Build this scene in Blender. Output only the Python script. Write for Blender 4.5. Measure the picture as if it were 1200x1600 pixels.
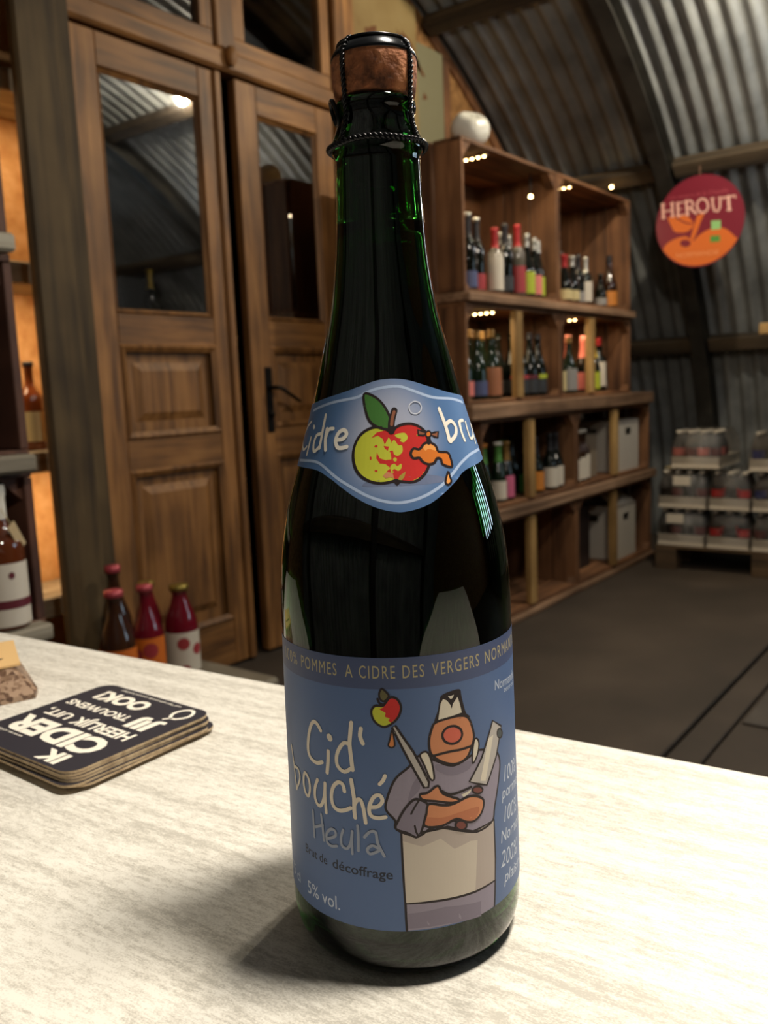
import bpy, bmesh, math, random
from mathutils import Vector, Matrix
from mathutils.geometry import tessellate_polygon

for _o in list(bpy.data.objects):
    bpy.data.objects.remove(_o)
S = bpy.context.scene
COL = S.collection
rnd = random.Random(7)
PI = math.pi

# ------------------------------------------------------------------ camera
# X runs along the partition wall to the right, Y into it, Z up; metres.
EYE_Z = 1.0955
TABLE_Z = EYE_Z - 0.212
PITCH, ROLL, HEAD = math.radians(8.1), math.radians(2.4), math.radians(37.3)
fh = Vector((math.cos(HEAD), math.sin(HEAD), 0)); r0 = Vector((math.sin(HEAD), -math.cos(HEAD), 0)); up = Vector((0, 0, 1))
fwd = math.cos(PITCH) * fh - math.sin(PITCH) * up
u0 = math.sin(PITCH) * fh + math.cos(PITCH) * up
rgt = math.cos(ROLL) * r0 - math.sin(ROLL) * u0
upv = math.cos(ROLL) * u0 + math.sin(ROLL) * r0
cd = bpy.data.cameras.new('camera')
cd.sensor_fit = 'VERTICAL'; cd.sensor_height = 4.89; cd.sensor_width = 3.67
cd.lens = 4.89 * 1350.0 / 1600.0
cd.clip_start = 0.01; cd.clip_end = 60
cd.dof.use_dof = True; cd.dof.focus_distance = 0.315; cd.dof.aperture_fstop = 2.4
cam = bpy.data.objects.new('camera', cd); COL.objects.link(cam)
cam.matrix_world = Matrix(((rgt.x, upv.x, -fwd.x, 0), (rgt.y, upv.y, -fwd.y, 0), (rgt.z, upv.z, -fwd.z, EYE_Z), (0, 0, 0, 1)))
S.camera = cam

# ------------------------------------------------------------------ world, big lamps, exposure
S.view_settings.view_transform = 'Standard'
S.view_settings.look = 'None'
S.view_settings.exposure = 0.0
S.view_settings.gamma = 1.0
S.view_settings.use_curve_mapping = False
W = bpy.data.worlds.new('night'); S.world = W; W.use_nodes = True
W.node_tree.nodes['Background'].inputs[0].default_value = (0.9, 0.85, 0.8, 1)
W.node_tree.nodes['Background'].inputs[1].default_value = 0.02
S.cycles.caustics_refractive = False
S.cycles.caustics_reflective = False


def area(name, loc, target, energy, size, col, size_y=None, spread=180):
    l = bpy.data.lights.new(name, 'AREA'); l.energy = energy; l.size = size; l.color = col
    l.shape = 'DISK' if size_y is None else 'RECTANGLE'
    if size_y: l.size_y = size_y
    l.spread = math.radians(spread)
    o = bpy.data.objects.new(name, l); COL.objects.link(o); o.location = loc
    o.rotation_euler = (Vector(target) - Vector(loc)).to_track_quat('-Z', 'Y').to_euler()
    return o


def bulb(name, loc, energy, radius, col):
    l = bpy.data.lights.new(name, 'POINT'); l.energy = energy; l.shadow_soft_size = radius; l.color = col
    o = bpy.data.objects.new(name, l); COL.objects.link(o); o.location = loc
    return o


area('bar_pendant_light', (0.415, -0.03, 2.00), (0.30, 0.14, 0.88), 18.5, 0.17, (1.0, 0.91, 0.78))
bulb('roof_lamp_light', (3.73, 0.93, 2.885), 80, 0.035, (1.0, 0.87, 0.66))
area('bar_fill_light', (-0.1, -1.2, 2.55), (1.0, 0.9, 1.0), 20, 0.6, (1.0, 0.87, 0.70))  # added fill from behind the camera, not a lamp of the room
bulb('hall_fill_light', (2.0, 0.40, 2.32), 42, 0.08, (1.0, 0.88, 0.72))  # added light, lifts the dark roof sheets and the doors
bulb('wall_lamp_light', (4.50, 0.46, 2.12), 16, 0.05, (0.97, 0.96, 0.92))


# ------------------------------------------------------------------ material helpers
def lin(c):
    return tuple(((x / 255.0) / 12.92 if x / 255.0 <= 0.04045 else ((x / 255.0 + 0.055) / 1.055) ** 2.4) for x in c) + (1.0,)


MATS = {}


def mat(name, col, rough=0.6, metal=0.0, spec=0.5, emit=0.0, **kw):
    if name in MATS: return MATS[name]
    m = bpy.data.materials.new(name); m.use_nodes = True
    b = m.node_tree.nodes['Principled BSDF']
    b.inputs['Base Color'].default_value = lin(col)
    b.inputs['Roughness'].default_value = rough; b.inputs['Metallic'].default_value = metal
    b.inputs['Specular IOR Level'].default_value = spec
    if emit:
        b.inputs['Emission Color'].default_value = lin(col); b.inputs['Emission Strength'].default_value = emit
    for k, v in kw.items(): b.inputs[k].default_value = v
    MATS[name] = m
    return m


def nt(m):
    t = m.node_tree
    return t, t.nodes, t.links, t.nodes['Principled BSDF']


def ramp(n, stops):
    r = n.new('ShaderNodeValToRGB')
    e = r.color_ramp.elements
    while len(e) < len(stops): e.new(0.5)
    for k, (p, c) in enumerate(stops):
        e[k].position = p; e[k].color = lin(c)
    return r


def wood(name, dark, mid, light, scale=(6, 6, 60), rough=0.65, bump=0.25, vary=0.35, knots=True):
    """streaky wood: grain runs along the axis whose scale is smallest"""
    m = mat(name, mid, rough); t, n, l, b = nt(m)
    tc = n.new('ShaderNodeTexCoord'); mp = n.new('ShaderNodeMapping'); mp.inputs['Scale'].default_value = scale
    oi = n.new('ShaderNodeObjectInfo'); vm = n.new('ShaderNodeVectorMath'); vm.operation = 'MULTIPLY_ADD'
    cb = n.new('ShaderNodeCombineXYZ')
    for k in range(3): l.new(oi.outputs['Random'], cb.inputs[k])
    l.new(cb.outputs[0], vm.inputs[0]); vm.inputs[1].default_value = (17, 31, 23); l.new(tc.outputs['Object'], vm.inputs[2])
    l.new(vm.outputs[0], mp.inputs[0])
    nz = n.new('ShaderNodeTexNoise'); nz.inputs['Scale'].default_value = 1; nz.inputs['Detail'].default_value = 6; nz.inputs['Distortion'].default_value = 0.4
    l.new(mp.outputs[0], nz.inputs['Vector'])
    r = ramp(n, [(0.3, dark), (0.52, mid), (0.75, light)]); l.new(nz.outputs['Fac'], r.inputs[0])
    n2 = n.new('ShaderNodeTexNoise'); n2.inputs['Scale'].default_value = 3.0; n2.inputs['Detail'].default_value = 3
    l.new(vm.outputs[0], n2.inputs['Vector'])
    mx = n.new('ShaderNodeMix'); mx.data_type = 'RGBA'; mx.blend_type = 'MULTIPLY'
    r2 = ramp(n, [(0.35, (130, 120, 110)), (0.6, (255, 255, 255))]); l.new(n2.outputs['Fac'], r2.inputs[0])
    mx.inputs[0].default_value = 0.55; l.new(r.outputs[0], mx.inputs[6]); l.new(r2.outputs[0], mx.inputs[7])
    hs = n.new('ShaderNodeHueSaturation')
    mr = n.new('ShaderNodeMapRange'); mr.inputs[3].default_value = 1 - vary; mr.inputs[4].default_value = 1 + vary * 0.5
    l.new(oi.outputs['Random'], mr.inputs[0]); l.new(mr.outputs[0], hs.inputs['Value']); l.new(mx.outputs[2], hs.inputs['Color'])
    l.new(hs.outputs[0], b.inputs['Base Color'])
    bp = n.new('ShaderNodeBump'); bp.inputs['Strength'].default_value = bump; bp.inputs['Distance'].default_value = 0.004
    l.new(nz.outputs['Fac'], bp.inputs['Height']); l.new(bp.outputs[0], b.inputs['Normal'])
    return m


def noisy(name, stops, scale=8, rough=0.7, bump=0.1, detail=6, stretch=(1, 1, 1), metal=0.0, dist=0.003, kind='noise', coord='Object', spec=0.5):
    m = mat(name, stops[len(stops) // 2][1], rough, metal, spec); t, n, l, b = nt(m)
    tc = n.new('ShaderNodeTexCoord'); mp = n.new('ShaderNodeMapping'); mp.inputs['Scale'].default_value = stretch
    l.new(tc.outputs[coord], mp.inputs[0])
    if kind == 'voronoi':
        z = n.new('ShaderNodeTexVoronoi'); z.inputs['Scale'].default_value = scale; out = z.outputs['Color']
    else:
        z = n.new('ShaderNodeTexNoise'); z.inputs['Scale'].default_value = scale; z.inputs['Detail'].default_value = detail; out = z.outputs['Fac']
    l.new(mp.outputs[0], z.inputs['Vector'])
    r = ramp(n, stops); l.new(out, r.inputs[0]); l.new(r.outputs[0], b.inputs['Base Color'])
    bp = n.new('ShaderNodeBump'); bp.inputs['Strength'].default_value = bump; bp.inputs['Distance'].default_value = dist
    l.new(out, bp.inputs['Height']); l.new(bp.outputs[0], b.inputs['Normal'])
    return m


# ------------------------------------------------------------------ mesh helpers
class MB:
    def __init__(s): s.v = []; s.f = []; s.m = []

    def add(s, vs, fs, mi=0):
        o = len(s.v); s.v += [tuple(p) for p in vs]; s.f += [tuple(i + o for i in f) for f in fs]; s.m += [mi] * len(fs); return s

    def box(s, x0, x1, y0, y1, z0, z1, b=0.0, mi=0):
        if b <= 0:
            vs = [(x, y, z) for z in (z0, z1) for y in (y0, y1) for x in (x0, x1)]
            return s.add(vs, [(0, 2, 3, 1), (4, 5, 7, 6), (0, 1, 5, 4), (2, 6, 7, 3), (0, 4, 6, 2), (1, 3, 7, 5)], mi)
        # chamfered along the longest axis' four edges and the ends
        X, Y, Z = (x0, x1), (y0, y1), (z0, z1)
        vs = []; idx = {}
        for i in (0, 1):
            for j in (0, 1):
                for k in (0, 1):
                    sx, sy, sz = (1 - 2 * i) * b, (1 - 2 * j) * b, (1 - 2 * k) * b
                    for a, p in enumerate(((X[i], Y[j] + sy, Z[k] + sz), (X[i] + sx, Y[j], Z[k] + sz), (X[i] + sx, Y[j] + sy, Z[k]))):
                        idx[i, j, k, a] = len(vs); vs.append(p)
        fs = []
        for i in (0, 1): fs.append([idx[i, 0, 0, 0], idx[i, 1, 0, 0], idx[i, 1, 1, 0], idx[i, 0, 1, 0]][::(-1 if i == 0 else 1)])
        for j in (0, 1): fs.append([idx[0, j, 0, 1], idx[1, j, 0, 1], idx[1, j, 1, 1], idx[0, j, 1, 1]][::(1 if j == 0 else -1)])
        for k in (0, 1): fs.append([idx[0, 0, k, 2], idx[1, 0, k, 2], idx[1, 1, k, 2], idx[0, 1, k, 2]][::(-1 if k == 0 else 1)])
        for j in (0, 1):
            for k in (0, 1): fs.append((idx[0, j, k, 1], idx[1, j, k, 1], idx[1, j, k, 2], idx[0, j, k, 2]))
        for i in (0, 1):
            for k in (0, 1): fs.append((idx[i, 0, k, 0], idx[i, 1, k, 0], idx[i, 1, k, 2], idx[i, 0, k, 2]))
        for i in (0, 1):
            for j in (0, 1): fs.append((idx[i, j, 0, 0], idx[i, j, 1, 0], idx[i, j, 1, 1], idx[i, j, 0, 1]))
        for i in (0, 1):
            for j in (0, 1):
                for k in (0, 1): fs.append(tuple(idx[i, j, k, a] for a in range(3)))
        return s.add(vs, fs, mi)

    def lathe(s, prof, n=24, c=(0, 0, 0), mi=0, a0=0.0, a1=2 * PI):
        full = abs(a1 - a0 - 2 * PI) < 1e-6
        m = n if full else n + 1
        vs = []; fs = []
        for z, r in prof:
            for k in range(m):
                a = a0 + (a1 - a0) * k / n
                vs.append((c[0] + r * math.cos(a), c[1] + r * math.sin(a), c[2] + z))
        for i in range(len(prof) - 1):
            for k in range(n):
                k2 = (k + 1) % m if full else k + 1
                fs.append((i * m + k, i * m + k2, (i + 1) * m + k2, (i + 1) * m + k))
        return s.add(vs, fs, mi)

    def tube(s, pts, r, n=6, closed=False, mi=0, twist=0):
        pts = [Vector(p) for p in pts]; N = len(pts)
        vs = []; fs = []; prev = None
        for i, p in enumerate(pts):
            if closed: d = pts[(i + 1) % N] - pts[i - 1]
            else: d = pts[min(i + 1, N - 1)] - pts[max(i - 1, 0)]
            d.normalize()
            if prev is None:
                a = d.orthogonal().normalized()
            else:
                a = (prev - d * prev.dot(d)).normalized()
            prev = a; b = d.cross(a)
            rr = r[i] if isinstance(r, (list, tuple)) else r
            for k in range(n):
                t = 2 * PI * k / n
                vs.append(p + (a * math.cos(t) + b * math.sin(t)) * rr)
        M = N if closed else N - 1
        for i in range(M):
            j = (i + 1) % N
            for k in range(n):
                k2 = (k + 1) % n
                fs.append((i * n + k, i * n + k2, j * n + k2, j * n + k))
        if not closed:
            fs.append(tuple(range(n))[::-1]); fs.append(tuple((N - 1) * n + k for k in range(n)))
        return s.add(vs, fs, mi)

    def prism(s, poly, w0, w1, axis=1, mi=0):
        """polygon in the plane of the two other axes, extruded along axis"""
        n = len(poly); vs = []
        for w in (w0, w1):
            for a, b in poly:
                vs.append({0: (w, a, b), 1: (a, w, b), 2: (a, b, w)}[axis])
        fs = [tuple(range(n)), tuple(range(2 * n - 1, n - 1, -1))] + [(i, (i + 1) % n, n + (i + 1) % n, n + i) for i in range(n)]
        return s.add(vs, fs, mi)

    def mesh(s, name, mats, smooth=False):
        me = bpy.data.meshes.new(name); me.from_pydata(s.v, [], s.f)
        for mm in (mats if isinstance(mats, (list, tuple)) else [mats]): me.materials.append(mm)
        if max(s.m or [0]) > 0: me.polygons.foreach_set('material_index', s.m)
        bm = bmesh.new(); bm.from_mesh(me); bmesh.ops.recalc_face_normals(bm, faces=bm.faces); bm.to_mesh(me); bm.free()
        if smooth: me.polygons.foreach_set('use_smooth', [True] * len(me.polygons))
        me.update()
        return me

    def build(s, name, mats, parent=None, smooth=False, label=None, loc=None):
        return put(name, s.mesh(name, mats, smooth), parent, label, loc)


def put(name, me, parent=None, label=None, loc=None, rot=None):
    o = bpy.data.objects.new(name, me); COL.objects.link(o)
    if parent is not None: o.parent = parent
    if label: o['label'] = label
    if loc is not None: o.location = loc
    if rot is not None: o.rotation_euler = rot
    return o


def thing(name, label, cat, loc=(0, 0, 0), rz=0.0, group=None):
    o = bpy.data.objects.new(name, None); COL.objects.link(o)
    o.empty_display_size = 0.05
    o.location = loc; o.rotation_euler = (0, 0, rz); o['label'] = label; o['category'] = cat
    if group: o['group'] = group
    return o


def tag(o, label, cat, group=None):
    o['label'] = label; o['category'] = cat
    if group: o['group'] = group
    return o


def struct(o, label, cat):
    o['kind'] = 'structure'; o['label'] = label; o['category'] = cat
    return o


def sroot(name, label, cat, loc=(0, 0, 0)):
    o = bpy.data.objects.new(name, None); COL.objects.link(o); o.location = loc
    return struct(o, label, cat)


def board(name, m, x0, x1, y0, y1, z0, z1, parent=None, b=0.003, label=None):
    """a board whose object origin sits at its own centre"""
    cx, cy, cz = (x0 + x1) / 2, (y0 + y1) / 2, (z0 + z1) / 2
    p = Vector((cx, cy, cz))
    if parent is not None: p = p - parent.location
    return MB().box(x0 - cx, x1 - cx, y0 - cy, y1 - cy, z0 - cz, z1 - cz, b).build(name, m, parent, label=label, loc=p)


def smooth_pts(p, closed, k=4):
    n = len(p); out = []
    if n < 3: return list(p)
    for i in range(n if closed else n - 1):
        g = lambda j: p[j % n] if closed else p[min(max(j, 0), n - 1)]
        a, b, c, d = g(i - 1), g(i), g(i + 1), g(i + 2)
        for q in range(k):
            t = q / k
            out.append(tuple(0.5 * (2 * b[e] + (c[e] - a[e]) * t + (2 * a[e] - 5 * b[e] + 4 * c[e] - d[e]) * t * t + (3 * b[e] - a[e] - 3 * c[e] + d[e]) * t ** 3) for e in (0, 1)))
    if not closed: out.append(tuple(p[-1]))
    return out


def flat_fill(pts):
    tri = tessellate_polygon([[Vector((a, b, 0)) for a, b in pts]])
    return list(pts), [tuple(t) for t in tri]


def flat_stroke(pts, w, closed):
    n = len(pts); P = [Vector(p) for p in pts]; h = w / 2
    vs = []; fs = []
    for i in range(n):
        d = (P[(i + 1) % n] - P[i - 1]) if closed else (P[min(i + 1, n - 1)] - P[max(i - 1, 0)])
        if d.length < 1e-9: d = Vector((1, 0))
        d.normalize(); q = Vector((-d.y, d.x)) * h
        vs += [tuple(P[i] + q), tuple(P[i] - q)]
    for i in range(n if closed else n - 1):
        j = (i + 1) % n; fs.append((2 * i, 2 * i + 1, 2 * j + 1, 2 * j))
    if not closed:
        for i, sgn in ((0, -1), (n - 1, 1)):
            d = (P[min(i + 1, n - 1)] - P[max(i - 1, 0)]).normalized() * sgn
            a0 = math.atan2(d.y, d.x); o = len(vs)
            for k in range(7):
                a = a0 - PI / 2 + PI * k / 6; vs.append((P[i].x + h * math.cos(a), P[i].y + h * math.sin(a)))
            fs.append(tuple(range(o, o + 7)))
    return vs, fs


def flat_text(txt, x0, y0, x1, y1, height, bold=0.0, slant=0.0, space=1.0):
    """the built-in typeface, fitted from (x0,y0) to (x1,y1) with the given cap height"""
    cu = bpy.data.curves.new('type', 'FONT'); cu.body = txt; cu.size = 1; cu.offset = bold; cu.shear = slant; cu.space_character = space; cu.resolution_u = 3; cu.fill_mode = 'FRONT'
    o = bpy.data.objects.new('type', cu); COL.objects.link(o)
    me = bpy.data.meshes.new_from_object(o.evaluated_get(bpy.context.evaluated_depsgraph_get()))
    vs = [(v.co.x, v.co.y) for v in me.vertices]; fs = [tuple(p.vertices) for p in me.polygons]
    bpy.data.objects.remove(o); bpy.data.curves.remove(cu); bpy.data.meshes.remove(me)
    a, b = min(v[0] for v in vs), max(v[0] for v in vs)
    L = math.hypot(x1 - x0, y1 - y0); sx = L / (b - a); sy = height / 0.70
    ux, uy = (x1 - x0) / L, (y1 - y0) / L
    out = []
    for x, y in vs:
        p, q = (x - a) * sx, y * sy
        out.append((x0 + p * ux - q * uy, y0 + p * uy + q * ux))
    return out, fs


def print_mesh(name, items, wrap, mats, cut_u=None, cut_v=None):
    """items: (material index, layer, verts2d, faces); cut to a grid and laid on a surface by wrap(u, v, layer)"""
    mb = MB()
    for mi, lay, vs, fs in items:
        if cut_u:
            bm = bmesh.new(); bv = [bm.verts.new((a, b, 0)) for a, b in vs]
            for f in fs:
                try: bm.faces.new([bv[i] for i in f])
                except ValueError: pass
            for ax, st in ((0, cut_u), (1, cut_v)):
                if not st: continue
                lo, hi = min(v[ax] for v in vs), max(v[ax] for v in vs)
                k = math.floor(lo / st) + 1
                while k * st < hi:
                    no = (1, 0, 0) if ax == 0 else (0, 1, 0); co = (k * st, 0, 0) if ax == 0 else (0, k * st, 0)
                    bmesh.ops.bisect_plane(bm, geom=bm.verts[:] + bm.edges[:] + bm.faces[:], plane_co=co, plane_no=no)
                    k += 1
            bmesh.ops.triangulate(bm, faces=bm.faces[:])
            bm.verts.index_update()
            vs2 = [(v.co.x, v.co.y) for v in bm.verts]; fs2 = [tuple(v.index for v in f.verts) for f in bm.faces]; bm.free()
        else: vs2, fs2 = vs, fs
        # keep every face turned the same way
        good = []
        for f in fs2:
            ar = sum(vs2[f[i]][0] * vs2[f[(i + 1) % len(f)]][1] - vs2[f[(i + 1) % len(f)]][0] * vs2[f[i]][1] for i in range(len(f)))
            good.append(f if ar > 0 else tuple(reversed(f)))
        mb.add([wrap(a, b, lay) for a, b in vs2], good, mi)
    me = bpy.data.meshes.new(name); me.from_pydata(mb.v, [], mb.f)
    for mm in mats: me.materials.append(mm)
    me.polygons.foreach_set('material_index', mb.m); me.update()
    return me

# ================================================================== materials of the place
M_DOOR = wood('old_pine', (100, 66, 34), (148, 102, 54), (176, 126, 72), (30, 30, 2.4), 0.55, 0.2, 0.12)
M_DOORH = wood('old_pine_rail', (100, 66, 34), (148, 102, 54), (176, 126, 72), (2.4, 30, 30), 0.55, 0.2, 0.12)
M_POST = wood('weathered_post', (66, 52, 32), (94, 76, 48), (112, 92, 60), (26, 26, 1.6), 0.75, 0.4, 0.15)
M_CRATE_X = wood('crate_board_long', (88, 56, 34), (134, 92, 60), (164, 118, 80), (2.0, 24, 24), 0.7, 0.25, 0.35)
M_CRATE_Y = wood('crate_board_deep', (88, 56, 34), (134, 92, 60), (164, 118, 80), (24, 2.0, 24), 0.7, 0.25, 0.35)
M_CRATE_Z = wood('crate_board_upright', (88, 56, 34), (134, 92, 60), (164, 118, 80), (24, 24, 2.0), 0.7, 0.25, 0.35)
M_PLANK = wood('rough_plank', (112, 84, 62), (156, 122, 94), (184, 150, 120), (1.6, 30, 30), 0.75, 0.4, 0.1)
M_BATTEN = wood('pale_batten', (150, 116, 66), (190, 152, 94), (214, 178, 120), (30, 30, 2.0), 0.6, 0.15, 0.15)
M_GREYB = wood('grey_painted_board', (110, 104, 90), (150, 142, 126), (178, 172, 156), (2.0, 24, 24), 0.6, 0.2, 0.1)
M_PURLIN = wood('purlin_timber', (46, 38, 28), (84, 70, 52), (112, 96, 74), (24, 1.2, 24), 0.8, 0.3, 0.2)
M_PALLET = wood('pallet_wood', (56, 44, 32), (96, 76, 54), (124, 100, 74), (20, 2, 20), 0.8, 0.3, 0.25)
M_OSB = noisy('osb', [(0.2, (120, 84, 46)), (0.5, (146, 106, 62)), (0.8, (166, 124, 76))], 34, 0.6, 0.15, 3, (1, 1, 1), kind='voronoi')
M_OSBL = noisy('osb_pale', [(0.3, (196, 146, 92)), (0.5, (216, 170, 114)), (0.7, (230, 190, 138))], 18, 0.6, 0.1, 6)
M_FLOOR = noisy('concrete_floor', [(0.3, (54, 46, 38)), (0.55, (68, 58, 49)), (0.75, (80, 69, 59))], 2.2, 0.75, 0.15, 8)
M_PLATE = noisy('floor_plate', [(0.3, (66, 60, 54)), (0.6, (82, 75, 68)), (0.8, (94, 86, 78))], 5, 0.6, 0.1, 6)
M_ZINC = noisy('galvanised_sheet', [(0.25, (96, 98, 98)), (0.5, (128, 131, 131)), (0.75, (152, 155, 154))], 5, 0.5, 0.06, 9, (1, 1, 1), metal=0.12)
M_STEEL = noisy('rib_steel', [(0.3, (38, 37, 34)), (0.6, (62, 60, 55)), (0.8, (92, 86, 72))], 6, 0.6, 0.1, 6, metal=0.3)
M_DARK = mat('dark_store', (26, 24, 22), 0.9)
M_IRON = mat('black_iron', (30, 27, 24), 0.45, 0.8)
M_BLACK = mat('black_card', (20, 19, 20), 0.7)
M_PANE = mat('old_pane', (255, 255, 255), 0.02, 0, 0.5, **{'Transmission Weight': 1.0, 'IOR': 2.5})

# ================================================================== floor, vault, end walls
CX, CZ, RV = 2.439, -0.219, 3.5          # the barrel vault, its axis along Y
GY = 2.6                                  # the partition wall


def on_vault(a, r=RV):
    return CX + r * math.cos(a), CZ + r * math.sin(a)


A0 = math.asin((0 - CZ) / RV); A1 = PI - A0
fl = sroot('floor', 'dark brown concrete floor with a joint across it', 'floor')
board('floor_slab', M_FLOOR, -1.5, 6.3, 0.835, 4.1, -0.12, 0, fl, 0.004)
board('floor_slab', M_FLOOR, -1.5, 6.3, 0.725, 0.822, -0.12, -0.003, fl, 0.004)
board('floor_slab', M_FLOOR, -1.5, 6.3, -4.1, 0.715, -0.12, -0.001, fl, 0.004)
MB().box(-1.5, 6.3, 0.70, 0.85, -0.14, -0.035).build('joint_filling', M_DARK, fl)
tag(board('floor_plate', M_PLATE, 2.74, 4.6, -0.2, 0.70, 0.0, 0.008, None, 0.003), 'flat grey plate lying on the dark floor beyond the bar', 'floor plate')

mb = MB(); NA, Y0V, Y1V, PER = 72, -4.0, 4.0, 0.09
NY = int((Y1V - Y0V) / PER * 8)
for j in range(NY + 1):
    y = Y0V + (Y1V - Y0V) * j / NY
    rr = RV + 0.014 * math.cos(2 * PI * y / PER) + 0.016
    for i in range(NA + 1):
        x, z = on_vault(A0 + (A1 - A0) * i / NA, rr); mb.v.append((x, y, z))
for j in range(NY):
    for i in range(NA):
        mb.f.append((j * (NA + 1) + i, j * (NA + 1) + i + 1, (j + 1) * (NA + 1) + i + 1, (j + 1) * (NA + 1) + i)); mb.m.append(0)
struct(mb.build('ceiling', M_ZINC, smooth=True), 'curved vault of corrugated galvanised sheets forming roof and side walls', 'roof')


def disc_wall(name, y0, y1, label, m):
    poly = [on_vault(A0 + (A1 - A0) * i / 40, RV + 0.05) for i in range(41)]
    struct(MB().prism(poly, y0, y1, 1).build(name, m), label, 'wall')


disc_wall('wall_front', -4.1, -4.0, 'far end wall of the hut behind the bar', M_OSB)
disc_wall('wall_store', 4.0, 4.1, 'dark end wall of the store room behind the doors', M_DARK)

# steel arches and timber purlins
for k, y in enumerate((1.70, -0.10, -1.90)):
    t = sroot('trim_%d' % (k + 1), ['dark steel arch rib standing between the shelves and the round sign', 'steel arch rib above the bar', 'steel arch rib farthest from the doors'][k], 'beam')
    for nm, r1, r2, ya, yb in (('arch_web', RV - 0.10, RV - 0.012, y - 0.006, y + 0.006), ('arch_flange', RV - 0.112, RV - 0.10, y - 0.042, y + 0.042), ('arch_flange', RV - 0.014, RV - 0.004, y - 0.05, y + 0.05)):
        m2 = MB(); N = 60
        for i in range(N + 1):
            a = A0 + (A1 - A0) * i / N
            for r, yy in ((r1, ya), (r1, yb), (r2, yb), (r2, ya)):
                x, z = on_vault(a, r); m2.v.append((x, yy, z))
        for i in range(N):
            for q in range(4):
                m2.f.append((i * 4 + q, i * 4 + (q + 1) % 4, i * 4 + 4 + (q + 1) % 4, i * 4 + 4 + q)); m2.m.append(0)
        m2.build(nm, M_STEEL, t)
kk = 4
for z in (1.31, 2.245, 2.945):
    a = math.asin((z - CZ) / RV)
    for side, ang in ((0, a), (1, PI - a)):
        for ya, yb in ((1.75, GY - 0.02), (-0.05, 1.65), (-1.85, -0.15)):
            x, zz = on_vault(ang, RV - 0.045)
            o = MB().box(-0.035, 0.035, -(yb - ya) / 2, (yb - ya) / 2, -0.042, 0.042, 0.004).build('trim_%d' % kk, M_PURLIN, loc=(x, (ya + yb) / 2, zz))
            o.rotation_euler = (0, -ang, 0); kk += 1
            hgt = {1.31: 'low', 2.245: 'middle', 2.945: 'high'}[z]
            where = ('beside the doors' if ya > 1 else 'next to the first steel arch' if ya > -1 else 'farthest from the doors')
            struct(o, 'timber purlin, %s row on the %s curve of the roof, %s' % (hgt, 'shelf side' if side == 0 else 'bar side', where), 'beam')

# the partition wall: boarded right of the doors, above them, and left of the lit recess
arc = [on_vault(A0 + (A1 - A0) * i / 120, RV - 0.002) for i in range(121)]


def vz(x): return CZ + math.sqrt(max(0, (RV - 0.002) ** 2 - (x - CX) ** 2))


def wall_piece(x0, x1, z0, n=14):
    xs = [x0 + (x1 - x0) * i / n for i in range(n + 1)]
    return [(x0, z0), (x1, z0)] + [(x, max(vz(x), z0 + 0.001)) for x in reversed(xs)]


wb = sroot('wall_back', 'partition wall of brown wood panels around the old doors', 'wall')
MB().prism(wall_piece(3.27, 5.92, 0.0, 40), GY, GY + 0.02, 1).build('wall_panel', M_OSB, wb)
MB().prism(wall_piece(1.55, 3.27, 3.10), GY, GY + 0.02, 1).build('wall_panel', M_OSB, wb)
MB().prism(wall_piece(-1.04, 0.55, 0.0, 30), GY, GY + 0.02, 1).build('wall_panel', M_OSB, wb)
MB().prism(wall_piece(0.55, 1.55, 2.75), GY, GY + 0.02, 1).build('wall_panel', M_OSB, wb)
# pale edging board that follows the roof line, and an upright cover strip
mm = MB(); N = 26
for i in range(N + 1):
    a = math.radians(26) + (math.radians(64) - math.radians(26)) * i / N
    for r, yy in ((RV - 0.075, GY - 0.018), (RV - 0.02, GY - 0.018), (RV - 0.02, GY), (RV - 0.075, GY)):
        x, z = on_vault(a, r); mm.v.append((x, yy, z))
for i in range(N):
    for q in range(4):
        mm.f.append((i * 4 + q, i * 4 + (q + 1) % 4, i * 4 + 4 + (q + 1) % 4, i * 4 + 4 + q)); mm.m.append(0)
mm.build('edge_board', M_CRATE_Z, wb)
board('cover_strip', M_CRATE_Z, 4.06, 4.12, GY - 0.02, GY, 0.0, 2.80, wb)

# old painted board hanging beside the doors
M_MAP = noisy('old_painted_board', [(0.30, (104, 72, 36)), (0.38, (136, 112, 66)), (0.55, (152, 130, 84)), (0.75, (162, 144, 102))], 2.6, 0.6, 0.05, 5)
mp_ = thing('painted_board', 'old yellowed painted board with brown stains beside the doors', 'picture', (3.62, GY - 0.03, 2.28))
board('face', M_MAP, 3.29, 3.80, GY - 0.03, GY - 0.002, 2.28, 2.96, mp_, 0.002)
board('side_panel', mat('grey_green_panel', (128, 124, 96), 0.6), 3.80, 4.04, GY - 0.028, GY - 0.002, 2.28, 2.80, mp_, 0.002, label='dull grey-green panel of the board')
for (bx, bz, w, h, a) in ((3.74, 2.74, 0.24, 0.06, -0.62), (3.60, 2.68, 0.13, 0.03, -0.9), (3.43, 2.74, 0.09, 0.05, 0.3), (3.80, 2.69, 0.06, 0.04, -0.5), (3.86, 2.55, 0.035, 0.03, 0.4), (3.78, 2.35, 0.015, 0.06, 0.1)):
    pts = []
    for k in range(18):
        t = 2 * PI * k / 18; rr = 1 + 0.3 * math.sin(3 * t + bx * 9) + 0.15 * math.sin(7 * t + bz)
        x, z = w / 2 * rr * math.cos(t), h / 2 * rr * math.sin(t)
        pts.append((bx + x * math.cos(a) - z * math.sin(a), bz + x * math.sin(a) + z * math.cos(a)))
    v2, f2 = flat_fill(pts)
    MB().add([(p - 3.62, -0.0012, q - 2.28) for p, q in v2], f2).build('stain', mat('brown_stain', (104, 62, 26), 0.7), mp_, label='brown stain on the yellow paint')

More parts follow.
